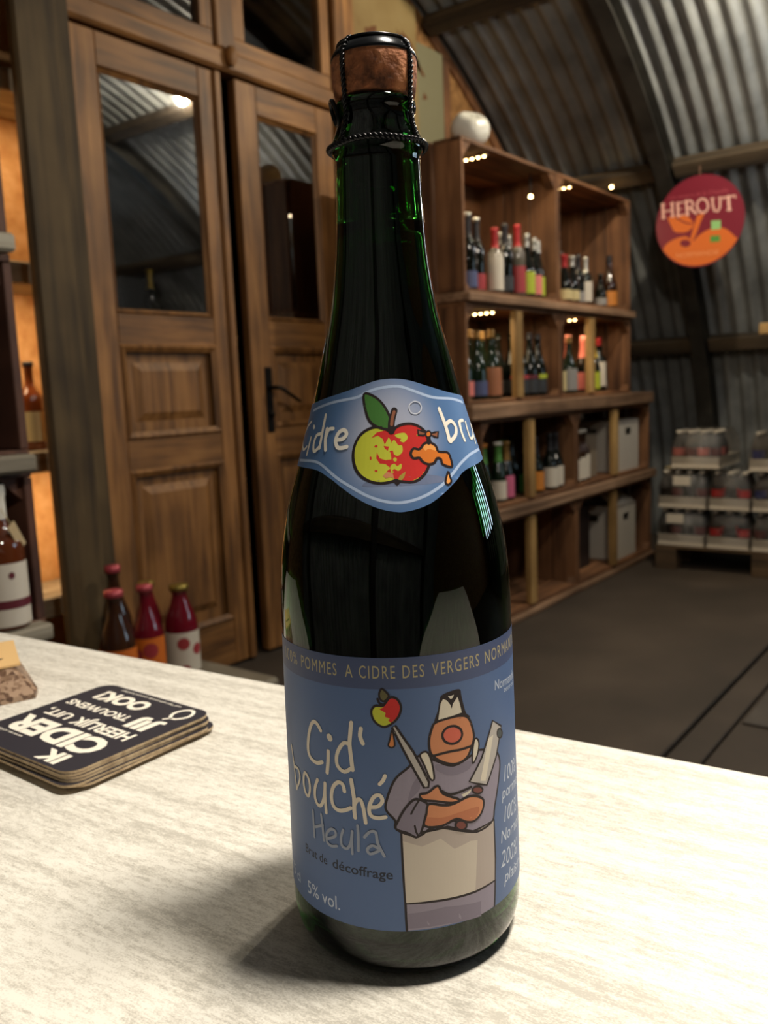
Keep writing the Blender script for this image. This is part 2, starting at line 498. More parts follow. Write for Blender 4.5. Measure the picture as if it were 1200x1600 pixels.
# door frame
struct(board('trim_22', M_POST, 1.55, 1.70, GY - 0.12, GY - 0.075, 0, 3.05, None, 0.01), 'thick weathered olive-brown post left of the double doors', 'post')
struct(board('trim_23', M_POST, 1.715, 1.775, GY - 0.075, GY + 0.03, 0, 3.05, None, 0.006), 'narrow inner frame strip at the hinge side of the left door', 'frame')
struct(board('trim_24', M_DOOR, 3.125, 3.265, GY - 0.06, GY + 0.05, 0, 3.10, None, 0.006), 'brown frame post right of the double doors', 'frame')
struct(board('trim_25', M_DOORH, 1.775, 3.125, GY - 0.05, GY + 0.05, 2.325, 2.405, None, 0.012), 'cross rail between the double doors and the windows above', 'frame')
struct(board('trim_26', M_DOOR, 2.435, 2.535, GY - 0.045, GY + 0.05, 2.405, 3.10, None, 0.008), 'upright between the two windows above the doors', 'frame')
struct(MB().lathe([(-0.02, 0.012), (0.0, 0.022), (0.03, 0.024), (0.05, 0.012), (0.055, 0)], 12).build('trim_27', M_DOOR, smooth=True, loc=(2.485, GY - 0.065, 2.36)), 'small turned knob where the door frame rails meet', 'frame')


def transom(name, x0, x1, label):
    w = sroot(name, label, 'window', ((x0 + x1) / 2, GY, 2.405))
    y0, y1 = GY - 0.03, GY + 0.02
    board('window_frame', M_DOORH, x0, x1, y0, y1, 2.405, 2.465, w); board('window_frame', M_DOORH, x0, x1, y0, y1, 3.02, 3.08, w)
    board('window_frame', M_DOOR, x0, x0 + 0.06, y0, y1, 2.465, 3.02, w); board('window_frame', M_DOOR, x1 - 0.06, x1, y0, y1, 2.465, 3.02, w)
    board('pane', M_PANE, x0 + 0.06, x1 - 0.06, GY - 0.006, GY - 0.002, 2.465, 3.02, w, 0)


transom('window_1', 1.78, 2.43, 'window above the left door')
transom('window_2', 2.54, 3.12, 'window above the right door')


def frame_mould(x0, x1, z0, z1, y, w, d, parent, m):
    """a mitred rectangular moulding"""
    b = MB()
    o = [(x0, z0), (x1, z0), (x1, z1), (x0, z1)]; i = [(x0 + w, z0 + w), (x1 - w, z0 + w), (x1 - w, z1 - w), (x0 + w, z1 - w)]
    mid = [(x0 + w * .4, z0 + w * .4), (x1 - w * .4, z0 + w * .4), (x1 - w * .4, z1 - w * .4), (x0 + w * .4, z1 - w * .4)]
    L = parent.location
    vs = [(a - L.x, y - L.y, c - L.z) for a, c in o] + [(a - L.x, y - d - L.y, c - L.z) for a, c in mid] + [(a - L.x, y - L.y, c - L.z) for a, c in i]
    fs = []
    for k in range(4):
        k2 = (k + 1) % 4; fs += [(k, k2, 4 + k2, 4 + k), (4 + k, 4 + k2, 8 + k2, 8 + k)]
    b.add(vs, fs); return b.build('moulding', m, parent)


def door(name, x0, x1, label, lock_left, hinge_left):
    d = sroot(name, label, 'door', ((x0 + x1) / 2, GY, 0.012))
    y0, y1 = GY - 0.03, GY + 0.012; sw = 0.115; xa, xb = x0 + sw, x1 - sw
    H = 2.315
    board('stile', M_DOOR, x0, xa, y0, y1, 0.012, H, d, 0.004); board('stile', M_DOOR, xb, x1, y0, y1, 0.012, H, d, 0.004)
    for za, zb in ((2.205, H), (1.285, 1.395), (0.84, 0.955), (0.012, 0.2)):
        board('rail', M_DOORH, xa, xb, y0 + 0.001, y1, za, zb, d, 0.003)
    # upper glass with a slim bead
    board('pane', M_PANE, xa, xb, GY - 0.012, GY - 0.008, 1.395, 2.205, d, 0)
    frame_mould(xa - 0.002, xb + 0.002, 1.393, 2.207, GY - 0.013, 0.02, 0.012, d, M_DOOR)
    # square fielded panel and the tall lower panel
    for za, zb in ((0.955, 1.285), (0.2, 0.84)):
        board('panel', M_DOOR, xa, xb, GY - 0.006, y1 - 0.004, za, zb, d, 0)
        frame_mould(xa - 0.006, xb + 0.006, za - 0.006, zb + 0.006, y0 + 0.003, 0.03, 0.012, d, M_DOOR)
        b = MB(); L = d.location; e = 0.06; g = 0.09
        o = [(xa + e, za + e), (xb - e, za + e), (xb - e, zb - e), (xa + e, zb - e)]; i = [(xa + g, za + g), (xb - g, za + g), (xb - g, zb - g), (xa + g, zb - g)]
        vs = [(p - L.x, GY - 0.006 - L.y, q - L.z) for p, q in o] + [(p - L.x, GY - 0.02 - L.y, q - L.z) for p, q in i]
        b.add(vs, [(0, 1, 5, 4), (1, 2, 6, 5), (2, 3, 7, 6), (3, 0, 4, 7), (4, 5, 6, 7)]); b.build('raised_field', M_DOOR, d)
    # astragal on the meeting edge, two hinges on the other
    if not lock_left: board('cover_strip', M_DOOR, x1 - 0.045, x1 - 0.012, y0 - 0.016, y0 + 0.001, 0.012, H, d, 0.006)
    for hz in (0.98, 1.9):
        hx = x0 - 0.006 if hinge_left else x1 + 0.006
        MB().lathe([(0, 0), (0, 0.009), (0.2, 0.009), (0.2, 0)], 10, (hx - d.location.x, y0 - 0.004 - GY, hz - 0.012)).build('hinge', M_IRON, d, True)
    return d


door('door_1', 1.782, 2.455, 'left leaf of the old pine double doors, with a cover strip', False, True)
d2 = door('door_2', 2.528, 3.118, 'right leaf of the old pine double doors, with a black lever handle', True, False)
L = d2.location
hp = MB().box(-0.02, 0.02, -0.006, 0, -0.135, 0.135, 0.003).build('handle_plate', M_IRON, d2, loc=(2.617 - L.x, -0.03, 1.07 - L.z), label='long black iron handle plate')
MB().tube([(0, 0, 0.05), (0, -0.045, 0.05), (0.02, -0.055, 0.047), (0.07, -0.055, 0.02), (0.135, -0.05, -0.012)], [0.009, 0.009, 0.009, 0.008, 0.007], 8).build('lever', M_IRON, hp, True)
MB().tube([(0, -0.006, -0.06), (0, -0.02, -0.06)], 0.012, 8).build('key_rose', M_IRON, hp, True)

# shelves of the store room, seen through the gap of the doors
sg = thing('store_shelf', 'dim shelf of boards seen through the gap between the doors', 'shelf', (2.75, 3.3, 0))
for z in (0.25, 0.62, 0.99, 1.36):
    board('shelf_board', M_CRATE_X, 2.35, 3.35, 3.2, 3.5, z, z + 0.025, sg)
for x in (2.35, 3.35): board('upright', M_CRATE_Z, x - 0.02, x + 0.02, 3.2, 3.5, 0, 1.7, sg)

# lit recess left of the post: pale board back wall and side
rc = sroot('wall_left', 'lit recess of pale chipboard left of the door post', 'wall')
board('back_panel', M_OSBL, 0.4, 1.94, 3.0, 3.02, 0, 3.0, rc, 0)
board('side_panel', M_OSBL, 1.92, 1.94, 2.66, 3.0, 0, 3.0, rc, 0)
board('side_panel', M_OSBL, 0.4, 0.42, 2.62, 3.0, 0, 3.0, rc, 0)
rs = thing('recess_shelf', 'pale-edged shelf boards in the lit recess behind the left crates', 'shelf', (1.2, 2.8, 0))
M_GREYB2 = wood('pale_grey_board', (120, 110, 92), (158, 148, 126), (184, 174, 152), (2.0, 24, 24), 0.6, 0.2, 0.1)
for z in (0.35, 0.86, 1.49, 2.1):
    board('shelf_board', M_GREYB2, 0.43, 1.915, 2.72, 2.99, z, z + 0.075, rs, 0.006)
for zc in (0.80, 1.44, 2.05):
    l = area('recess_led_light', (1.55, 2.80, zc + 0.03), (1.6, 2.97, 0.3), 3.0, 0.5, (1.0, 0.70, 0.40), size_y=0.05)

# ================================================================== bar counter
M_TABLE = mat('whitewashed_laminate', (228, 220, 200), 0.42, spec=0.35)
t, n, l, b = nt(M_TABLE)
tc = n.new('ShaderNodeTexCoord')


def streak(sc, sy, detail, rot=-4.8):
    mp_n = n.new('ShaderNodeMapping'); mp_n.inputs['Scale'].default_value = (1, sy, 1); rt = n.new('ShaderNodeMapping'); rt.inputs['Rotation'].default_value = (0, 0, math.radians(rot))
    l.new(tc.outputs['Object'], rt.inputs[0]); l.new(rt.outputs[0], mp_n.inputs[0])
    q = n.new('ShaderNodeTexNoise'); q.inputs['Scale'].default_value = sc; q.inputs['Detail'].default_value = detail; q.inputs['Roughness'].default_value = 0.65; l.new(mp_n.outputs[0], q.inputs['Vector'])
    return q.outputs['Fac']


def mad(a_, k_, c_):
    q = n.new('ShaderNodeMath'); q.operation = 'MULTIPLY_ADD'; l.new(a_, q.inputs[0]); q.inputs[1].default_value = k_
    if isinstance(c_, float): q.inputs[2].default_value = c_
    else: l.new(c_, q.inputs[2])
    return q.outputs[0]


fac = mad(streak(95, 0.06, 3), 0.65, mad(streak(520, 0.25, 5), 0.8, mad(streak(1500, 0.6, 3), 0.6, -0.53)))
rp = ramp(n, [(0.34, (188, 184, 174)), (0.48, (214, 210, 200)), (0.62, (232, 229, 220))]); l.new(fac, rp.inputs[0]); l.new(rp.outputs[0], b.inputs['Base Color'])
bar = thing('bar_counter', 'bar counter with a pale whitewashed streaky top', 'counter', (0.2, 0.2, 0))
dx = (0.4655 - 0.4097) / (0.1054 - 0.7741)
ex = lambda y: 0.4097 + dx * (y - 0.7741)
poly = [(-0.02 - 0.2, 1.25 - 0.2), (0.02 - 0.2, -0.95 - 0.2), (ex(-0.95) - 0.2, -0.95 - 0.2), (ex(1.25) - 0.2, 1.25 - 0.2)]
top = MB().prism(poly, TABLE_Z - 0.038, TABLE_Z, 2).build('counter_top', M_TABLE, bar)
bv = top.modifiers.new('soft_edge', 'BEVEL'); bv.width = 0.002; bv.segments = 2
board('front_panel', M_CRATE_Z, 0.30, 0.33, -0.9, 1.2, 0.0, TABLE_Z - 0.038, bar)
board('end_panel', M_CRATE_Z, 0.02, 0.30, 1.17, 1.2, 0.0, TABLE_Z - 0.038, bar); board('end_panel', M_CRATE_Z, 0.04, 0.30, -0.9, -0.87, 0.0, TABLE_Z - 0.038, bar)

# ================================================================== the cider bottle on the bar
BOT = (0.26234, 0.19604)                 # its axis
PHI0 = math.atan2(-BOT[1], -BOT[0])      # the side its labels face
PROF = [(0, 36), (0.9, 39), (3, 42), (7, 44.2), (12, 45.2), (17, 45.5), (38, 45.4), (65, 45.0), (91, 44.75), (120, 44.35), (136, 44.1), (147, 43.5), (158.7, 42.0), (173.2, 38.65), (185.9, 34.6), (199.5, 30.4), (210.2, 27.4), (223.2, 24.1), (237.2, 20.6), (248.8, 18.5), (260.2, 17.0), (276, 15.95), (289.4, 15.4), (294, 15.3)]
_h = [PROF[i + 1][0] - PROF[i][0] for i in range(len(PROF) - 1)]
_d = [(PROF[i + 1][1] - PROF[i][1]) / _h[i] for i in range(len(_h))]
_m = [_d[0]] + [0 if _d[i - 1] * _d[i] <= 0 else (_d[i - 1] + _d[i]) / 2 for i in range(1, len(_d))] + [_d[-1]]


def brad(z):
    i = 0
    while i < len(PROF) - 2 and z > PROF[i + 1][0]: i += 1
    t = (z - PROF[i][0]) / _h[i]
    return (2 * t ** 3 - 3 * t * t + 1) * PROF[i][1] + (t ** 3 - 2 * t * t + t) * _h[i] * _m[i] + (-2 * t ** 3 + 3 * t * t) * PROF[i + 1][1] + (t ** 3 - t * t) * _h[i] * _m[i + 1]


def wrap_on(R0):
    def w(s, z, lay):
        r = (brad(z) + 0.10 + lay) * 1e-3; a = PHI0 + s / R0
        return (r * math.cos(a), r * math.sin(a), z * 1e-3)
    return w


M_GLASS = mat('green_bottle_glass', (30, 92, 25), 0.0, 0, 0.5, **{'Transmission Weight': 1.0, 'IOR': 1.5})
M_CIDER = mat('dark_cider', (10, 9, 4), 0.0, 0, 0.5, **{'Transmission Weight': 1.0, 'IOR': 1.34})
M_CORK = noisy('cork', [(0.3, (74, 40, 22)), (0.48, (150, 90, 54)), (0.7, (190, 126, 82))], 130, 0.85, 1.0, 7, dist=0.004)
M_WIRE = mat('black_wire', (22, 22, 24), 0.28, 0.6)
M_CAP = mat('black_cap', (34, 36, 40), 0.22, 0.7)

bt = thing('cider_bottle', 'tall dark green cider bottle with blue labels and wired cork, standing on the bar', 'bottle', (BOT[0], BOT[1], TABLE_Z))
mmp = lambda pr: [(z * 1e-3, r * 1e-3) for z, r in pr]
zz = []
z = 0.0
for (za, ra), (zb, rb) in zip(PROF, PROF[1:]):
    k = max(2, int((zb - za) / 2.5))
    zz += [za + (zb - za) * q / k for q in range(k)]
outer = [(22, 0.0), (20, 8), (14, 18), (7, 27), (1.0, 33), (0, 35)] + [(q, brad(q)) for q in zz] + [(294, 15.3), (295, 15.9), (296.5, 16.6), (298.5, 16.7), (300.5, 16.0), (303, 15.0), (305.5, 14.2), (307, 13.85), (308.8, 13.8), (309.4, 14.3), (311, 14.55), (312.6, 14.4), (313.4, 13.6), (313.7, 12)]
inner = [(313.5, 9.6), (300, 9.4)] + [(q, min(brad(q) - 3.0, 99) if q < 270 else 11.2 + (270 - q) * 0.05) for q in reversed(zz) if 14 < q < 296] + [(13, 40), (11, 36), (14, 28), (20, 19), (26, 9), (28, 0.0)]
MB().lathe(mmp(outer + inner), 96).build('glass_body', M_GLASS, bt, True)
liq = [(27.6, 0.0), (25.6, 9), (19.6, 19), (13.6, 28), (11.3, 36), (13.2, 39.6)] + [(q, brad(q) - 3.12) for q in zz if 14 < q < 247] + [(247, brad(247) - 3.12), (246.6, brad(247) - 4.2), (246.5, 0.0)]
liq = [(a + 0.45, max(b_ - 0.05, 0)) for a, b_ in liq]
MB().lathe(mmp(liq), 96).build('cider', M_CIDER, bt, True)
MB().lathe(mmp([(286, 0), (286, 9.1), (312, 9.3), (313.4, 9.5), (313.8, 12.6), (314.6, 14.2), (317, 14.75), (322, 15.25), (326, 15.35), (328.6, 14.9), (330.2, 13.6), (330.8, 11.5), (331, 0)]), 64).build('cork', M_CORK, bt, True)
MB().lathe(mmp([(327.2, 14.9), (327.6, 15.4), (328.6, 15.1), (330.2, 14.1), (331.6, 13.0), (332.6, 11.6), (333.1, 10.4), (333.0, 9.2), (332.5, 8.6), (332.5, 0)]), 64).build('cap_plate', M_CAP, bt, True)


def strands(path, turns, rw, off):
    """two wires twisted round each other along a path"""
    P = [Vector(p) for p in path]; L = [0]
    for a, c in zip(P, P[1:]): L.append(L[-1] + (c - a).length)
    N = max(40, int(turns * 14)); out = []
    for ph in (0, PI):
        pts = []
        for i in range(N + 1):
            s = L[-1] * i / N; j = 0
            while j < len(L) - 2 and s > L[j + 1]: j += 1
            t = (s - L[j]) / max(L[j + 1] - L[j], 1e-9); p = P[j].lerp(P[j + 1], t); d = (P[j + 1] - P[j]).normalized()
            rad_ = Vector((p.x, p.y, 0)).normalized(); sd = d.cross(rad_).normalized(); rad2 = sd.cross(d)
            a = 2 * PI * turns * i / N + ph
            pts.append(p + (rad2 * math.cos(a) + sd * math.sin(a)) * off)
        out.append(pts)
    return out


for k, deg in enumerate((-43, 53, 141, 228)):
    a = PHI0 + math.radians(deg)
    prof = [(333.2, 10.6), (332.2, 12.6), (330.4, 14.4), (327.5, 15.7), (322, 15.95), (316, 15.5), (313, 15.35), (308, 15.2), (303, 16.0), (298.4, 17.6)]
    path = [(r * 1e-3 * math.cos(a), r * 1e-3 * math.sin(a), q * 1e-3) for q, r in prof]
    m3 = MB()
    for pts in strands(path, 11, 0.0005, 0.00048): m3.tube(pts, 0.00052, 6)
    m3.build('cage_wire', M_WIRE, bt, True)
ring = [(17.4e-3 * math.cos(2 * PI * k / 72), 17.4e-3 * math.sin(2 * PI * k / 72), (297.6 + 0.25 * math.sin(4 * 2 * PI * k / 72)) * 1e-3) for k in range(73)]
m3 = MB()
for pts in strands(ring, 30, 0.0006, 0.00055): m3.tube(pts, 0.00062, 6)
m3.build('cage_ring', M_WIRE, bt, True)
m3 = MB()   # top hoop round the cap
m3.tube([(12.9e-3 * math.cos(2 * PI * k / 48), 12.9e-3 * math.sin(2 * PI * k / 48), 0.3322) for k in range(48)], 0.0005, 6, True); m3.build('cage_hoop', M_WIRE, bt, True)
a = PHI0 + math.radians(-78); m3 = MB()   # twisted key folded against the neck
rad_ = Vector((math.cos(a), math.sin(a), 0)); tan_ = Vector((-math.sin(a), math.cos(a), 0))
m3.tube([rad_ * (0.0148 + 0.0012 * math.sin(t)) + tan_ * (0.0032 * math.cos(t)) + Vector((0, 0, 0.3095 + 0.0042 * math.sin(t))) for t in [2 * PI * k / 20 for k in range(20)]], 0.0009, 6, True)
m3.build('cage_key', M_WIRE, bt, True)

# ------------------------------------------------------------------ the printed labels
INKC = dict(ink=(38, 28, 30), coat=(150, 142, 160), coat2=(132, 124, 142), apron=(206, 196, 184), apron2=(184, 172, 166), skin=(208, 138, 98), skin2=(190, 118, 84), cream=(222, 214, 198), nose=(214, 106, 86),
            steel=(186, 180, 176), hole=(76, 82, 84), lime=(196, 200, 62), red=(204, 46, 44), olive=(104, 98, 64), orange=(214, 134, 78), brown=(124, 70, 62), title=(226, 216, 200), title2=(150, 158, 176),
            line=(176, 196, 228), shade=(112, 124, 156), leaf=(66, 118, 52), stem=(146, 92, 68), tap=(216, 120, 44), tap2=(240, 164, 88), white=(244, 238, 226), olive2=(170, 150, 62), ring=(206, 212, 226), gold=(176, 166, 128), darkink=(40, 46, 60), pale=(196, 206, 222))
PRM = {k: mat('print_' + k, c, 0.5, 0, 0.3) for k, c in INKC.items()}

# outlines of the printed pictures, millimetres on the unrolled labels: (group, fill/stroke/closed stroke, ink, width, smooth, points)
BODY_ART = [
 ('butcher','f','coat',0,1,[(2.3,82.7),(-2.0,79.2),(-4.4,75.0),(-6.3,69.1),(-5.9,66.5),(-3.2,63.2),(-2.8,59.9),(4.7,57.2),(10.7,59.7),(23.1,55.2),(28.5,53.7),(35.3,55.0),(36.9,59.8),(39.9,68.5),(41.2,75.9),(37.9,81.0),(28.9,83.9),(25.9,82.8),(18.3,80.9),(11.7,84.0),(6.3,86.6)]),
 ('butcher','f','coat',0,0,[(-0.8,32.4),(16.9,31.9),(35.6,31.3),(35.0,21.9),(26.3,21.6),(14.7,22.2),(-0.7,22.0)]),
 ('butcher','f','coat2',0,0,[(-0.1,28.4),(13.2,29.3),(28.1,26.8),(27.9,21.0),(13.0,22.7),(-0.3,22.7)]),
 ('butcher','f','apron',0,0,[(-1.3,59.7),(5.1,58.4),(15.2,59.0),(25.5,54.5),(36.2,55.0),(36.2,40.1),(35.6,31.7),(25.6,31.4),(16.9,31.8),(8.2,32.2),(-0.9,32.2),(-1.2,45.1)]),
 ('butcher','f','apron2',0,0,[(-1.2,59.5),(5.1,58.4),(15.2,59.0),(25.5,54.5),(35.7,55.0),(35.6,48.5),(24.3,51.3),(17.6,50.2),(12.5,55.2),(5.7,53.2),(-1.1,55.8)]),
 ('butcher','f','apron2',0,0,[(27.5,51.6),(36.0,51.0),(35.7,32.1),(25.6,31.8)]),
 ('butcher','c','ink',0.62,1,[(2.3,82.7),(-2.0,79.2),(-4.4,75.0),(-6.3,69.1),(-5.9,66.5),(-3.2,63.2),(-2.8,59.9),(4.7,57.2),(10.7,59.7),(23.1,55.2),(28.5,53.7),(35.3,55.0),(36.9,59.8),(39.9,68.5),(41.2,75.9),(37.9,81.0),(28.9,83.9),(25.9,82.8),(18.3,80.9),(11.7,84.0),(6.3,86.6)]),
 ('butcher','c','ink',0.62,0,[(-1.3,59.7),(5.1,58.4),(15.2,59.0),(25.5,54.5),(36.2,55.0),(36.2,40.1),(35.6,31.7),(25.6,31.4),(16.9,31.8),(8.2,32.2),(-0.9,32.2),(-1.2,45.1)]),
 ('butcher','s','ink',0.62,1,[(-0.8,32.4),(-0.8,27.5),(-0.7,21.9)]),
 ('butcher','s','ink',0.62,1,[(35.6,31.7),(35.3,26.8),(34.8,21.7)]),
 ('butcher','f','coat2',0,1,[(12.1,82.6),(18.3,80.5),(25.3,81.1),(25.0,78.3),(18.2,77.4),(12.2,80.2)]),
 ('butcher','f','coat2',0,1,[(5.5,78.7),(5.8,74.5),(3.0,71.5),(1.4,70.2),(3.2,76.1)]),
 ('butcher','f','ink',0,1,[(11.9,97.4),(13.3,101.8),(13.9,104.9),(14.9,107.0),(18.4,107.9),(22.0,107.9),(22.6,105.6),(23.2,102.7),(24.3,98.8),(25.7,97.0),(17.0,98.0)]),
 ('butcher','f','skin',0,1,[(12.2,97.6),(10.7,95.3),(9.7,91.7),(9.8,88.0),(10.8,85.8),(13.5,83.5),(17.4,81.7),(20.9,81.4),(24.2,82.8),(26.2,86.1),(27.4,89.5),(26.5,94.0),(24.8,97.2),(21.6,98.4),(17.0,98.4)]),
 ('butcher','c','ink',0.66,1,[(12.2,97.6),(10.7,95.3),(9.7,91.7),(9.8,88.0),(10.8,85.8),(13.5,83.5),(17.4,81.7),(20.9,81.4),(24.2,82.8),(26.2,86.1),(27.4,89.5),(26.5,94.0),(24.8,97.2),(21.6,98.4),(17.0,98.4)]),
 ('butcher','f','cream',0,0,[(13.3,98.4),(13.9,101.7),(14.4,104.1),(15.4,105.6),(16.8,104.8),(18.0,103.1),(18.5,101.6),(19.1,103.3),(21.0,105.4),(21.8,102.8),(22.5,99.4),(18.0,98.9)]),
 ('butcher','f','cream',0,0,[(17.2,106.3),(18.4,106.2),(19.6,106.4),(19.1,105.4),(18.3,105.0)]),
 ('butcher','f','nose',0,1,[(21.9,92.4),(22.0,91.2),(21.5,90.2),(20.5,89.4),(19.2,89.1),(17.8,89.2),(16.5,89.8),(15.5,90.7),(15.0,91.8),(14.9,93.0),(15.4,94.0),(16.3,94.8),(17.5,95.1),(18.9,95.0),(20.3,94.5),(21.3,93.5)]),
 ('butcher','c','ink',0.66,1,[(22.2,92.4),(22.3,91.3),(21.9,90.3),(21.1,89.5),(19.9,89.0),(18.6,88.9),(17.3,89.2),(16.1,89.8),(15.2,90.7),(14.7,91.8),(14.6,92.9),(15.0,93.9),(15.8,94.7),(16.9,95.2),(18.2,95.3),(19.5,95.1),(20.7,94.4),(21.7,93.5)]),
 ('butcher','s','ink',0.66,1,[(10.2,85.7),(13.6,86.1),(17.5,86.3),(21.6,86.1),(26.7,86.3)]),
 ('butcher','f','cream',0,1,[(6.3,86.5),(8.0,87.7),(9.4,86.6),(10.5,82.8),(11.0,77.6),(9.6,77.6),(7.7,82.7)]),
 ('butcher','c','ink',0.5,1,[(6.3,86.5),(8.0,87.7),(9.4,86.6),(10.5,82.8),(11.0,77.6),(9.6,77.6),(7.7,82.7)]),
 ('butcher','f','cream',0,1,[(27.6,88.1),(29.1,87.9),(29.6,85.6),(28.6,82.1),(26.5,79.7),(26.4,83.2)]),
 ('butcher','c','ink',0.5,1,[(27.6,88.1),(29.1,87.9),(29.6,85.6),(28.6,82.1),(26.5,79.7),(26.4,83.2)]),
 ('butcher','f','steel',0,0,[(-3.0,97.1),(-1.8,97.7),(-0.1,94.8),(4.1,87.9),(7.0,81.6),(9.1,76.5),(8.8,74.7),(7.3,74.7),(4.3,80.9),(0.2,89.8)]),
 ('butcher','c','ink',0.62,0,[(-3.0,97.1),(-1.8,97.7),(-0.1,94.8),(4.1,87.9),(7.0,81.6),(9.1,76.5),(8.8,74.7),(7.3,74.7),(4.3,80.9),(0.2,89.8)]),
 ('butcher','f','steel',0,0,[(37.3,92.4),(43.0,88.4),(41.6,85.1),(39.0,78.7),(32.9,69.6),(29.0,71.2),(24.7,73.4),(30.7,80.5)]),
 ('butcher','f','cream',0,0,[(34.4,86.5),(37.4,87.0),(32.3,71.3),(29.7,72.2)]),
 ('butcher','c','ink',0.62,0,[(37.3,92.4),(43.0,88.4),(41.6,85.1),(39.0,78.7),(32.9,69.6),(29.0,71.2),(24.7,73.4),(30.7,80.5)]),
 ('butcher','f','ink',0,1,[(44.0,85.3),(43.7,84.6),(43.2,84.1),(42.4,84.0),(41.5,84.1),(40.7,84.6),(40.1,85.2),(39.7,86.0),(39.6,86.9),(39.8,87.6),(40.2,88.1),(40.9,88.3),(41.8,88.1),(42.6,87.7),(43.4,87.0),(43.9,86.1)]),
 ('butcher','f','hole',0,1,[(43.1,85.6),(42.9,85.1),(42.6,84.8),(42.1,84.6),(41.6,84.7),(41.1,85.0),(40.6,85.4),(40.4,86.0),(40.3,86.6),(40.5,87.1),(40.8,87.5),(41.2,87.6),(41.8,87.6),(42.3,87.3),(42.7,86.8),(43.0,86.2)]),
 ('butcher','f','lime',0,1,[(-5.1,105.6),(-6.1,104.8),(-8.6,104.7),(-10.0,102.6),(-9.1,99.4),(-6.4,97.4),(-3.7,98.0),(-0.8,100.6),(0.4,104.2),(-0.9,107.2),(-3.3,107.7)]),
 ('butcher','f','red',0,0,[(-5.1,105.6),(-3.3,107.7),(-0.9,107.2),(0.4,104.2),(-0.8,100.6),(-3.0,98.5),(-4.2,99.6),(-3.6,100.3),(-5.3,100.9),(-5.0,102.3),(-7.1,103.6),(-5.7,104.3)]),
 ('butcher','c','ink',0.6,1,[(-5.1,105.6),(-6.1,104.8),(-8.6,104.7),(-10.0,102.6),(-9.1,99.4),(-6.4,97.4),(-3.7,98.0),(-0.8,100.6),(0.4,104.2),(-0.9,107.2),(-3.3,107.7)]),
 ('butcher','f','olive',0,1,[(-5.9,110.8),(-4.3,109.4),(-3.7,108.1),(-5.4,106.4),(-6.8,107.4),(-6.9,109.4)]),
 ('butcher','c','ink',0.5,1,[(-5.9,110.8),(-4.3,109.4),(-3.7,108.1),(-5.4,106.4),(-6.8,107.4),(-6.9,109.4)]),
 ('butcher','s','ink',0.6,1,[(-7.6,107.2),(-7.0,105.8),(-5.9,105.2)]),
 ('butcher','f','orange',0,1,[(-3.0,96.3),(-2.4,92.6),(-2.4,90.5),(-3.5,89.9),(-4.5,90.7),(-3.8,93.1)]),
 ('butcher','c','ink',0.42,1,[(-3.0,96.3),(-2.4,92.6),(-2.4,90.5),(-3.5,89.9),(-4.5,90.7),(-3.8,93.1)]),
 ('butcher','f','coat2',0,1,[(3.0,70.3),(5.2,70.6),(8.3,68.4),(7.3,64.0),(4.7,57.0),(0.7,58.7),(-3.1,60.3),(-2.2,63.2),(0.2,67.4)]),
 ('butcher','c','ink',0.62,1,[(3.0,70.3),(5.2,70.6),(8.3,68.4),(7.3,64.0),(4.7,57.0),(0.7,58.7),(-3.1,60.3),(-2.2,63.2),(0.2,67.4)]),
 ('butcher','s','ink',0.5,1,[(5.2,70.1),(3.8,68.1),(2.4,65.6)]),
 ('butcher','s','ink',0.5,1,[(3.5,61.1),(3.9,58.9),(4.7,57.1)]),
 ('butcher','f','skin',0,1,[(5.8,72.4),(8.5,72.7),(12.2,74.7),(14.1,71.4),(20.1,68.0),(17.3,67.5),(11.1,69.3),(6.6,70.4)]),
 ('butcher','c','ink',0.6,1,[(5.8,72.4),(8.5,72.7),(12.2,74.7),(14.1,71.4),(20.1,68.0),(17.3,67.5),(11.1,69.3),(6.6,70.4)]),
 ('butcher','f','skin',0,1,[(8.8,68.5),(13.9,67.2),(17.8,66.9),(23.6,68.0),(27.6,67.1),(30.9,64.5),(29.9,60.5),(26.3,58.3),(22.7,59.0),(18.6,61.2),(13.1,59.8),(7.0,60.7),(7.7,64.9)]),
 ('butcher','f','skin2',0,1,[(7.9,63.7),(13.2,62.8),(20.7,63.3),(28.6,62.8),(26.3,58.5),(22.7,59.3),(18.6,61.4),(13.1,60.3),(7.1,61.1)]),
 ('butcher','c','ink',0.62,1,[(8.8,68.5),(13.9,67.2),(17.8,66.9),(23.6,68.0),(27.6,67.1),(30.9,64.5),(29.9,60.5),(26.3,58.3),(22.7,59.0),(18.6,61.2),(13.1,59.8),(7.0,60.7),(7.7,64.9)]),
 ('butcher','s','ink',0.62,1,[(13.6,72.5),(16.9,70.6),(22.6,70.9),(25.4,71.3)]),
 ('butcher','f','cream',0,0,[(21.0,69.6),(25.5,70.4),(24.7,69.3),(22.1,68.4)]),
 ('butcher','f','brown',0,1,[(30.7,68.5),(30.4,68.0),(29.9,67.8),(29.1,67.7),(28.1,67.9),(27.2,68.3),(26.5,68.8),(26.0,69.4),(25.8,70.0),(26.0,70.4),(26.6,70.7),(27.3,70.8),(28.2,70.6),(29.2,70.2),(30.0,69.6),(30.5,69.0)]),
 ('butcher','c','ink',0.5,1,[(30.7,68.5),(30.4,68.0),(29.9,67.8),(29.1,67.7),(28.1,67.9),(27.2,68.3),(26.5,68.8),(26.0,69.4),(25.8,70.0),(26.0,70.4),(26.6,70.7),(27.3,70.8),(28.2,70.6),(29.2,70.2),(30.0,69.6),(30.5,69.0)]),
 ('butcher','f','brown',0,1,[(22.8,57.7),(22.6,57.0),(22.1,56.6),(21.3,56.4),(20.4,56.5),(19.6,56.9),(18.9,57.5),(18.4,58.2),(18.3,58.9),(18.5,59.5),(19.0,60.0),(19.7,60.2),(20.6,60.1),(21.5,59.7),(22.2,59.1),(22.7,58.4)]),
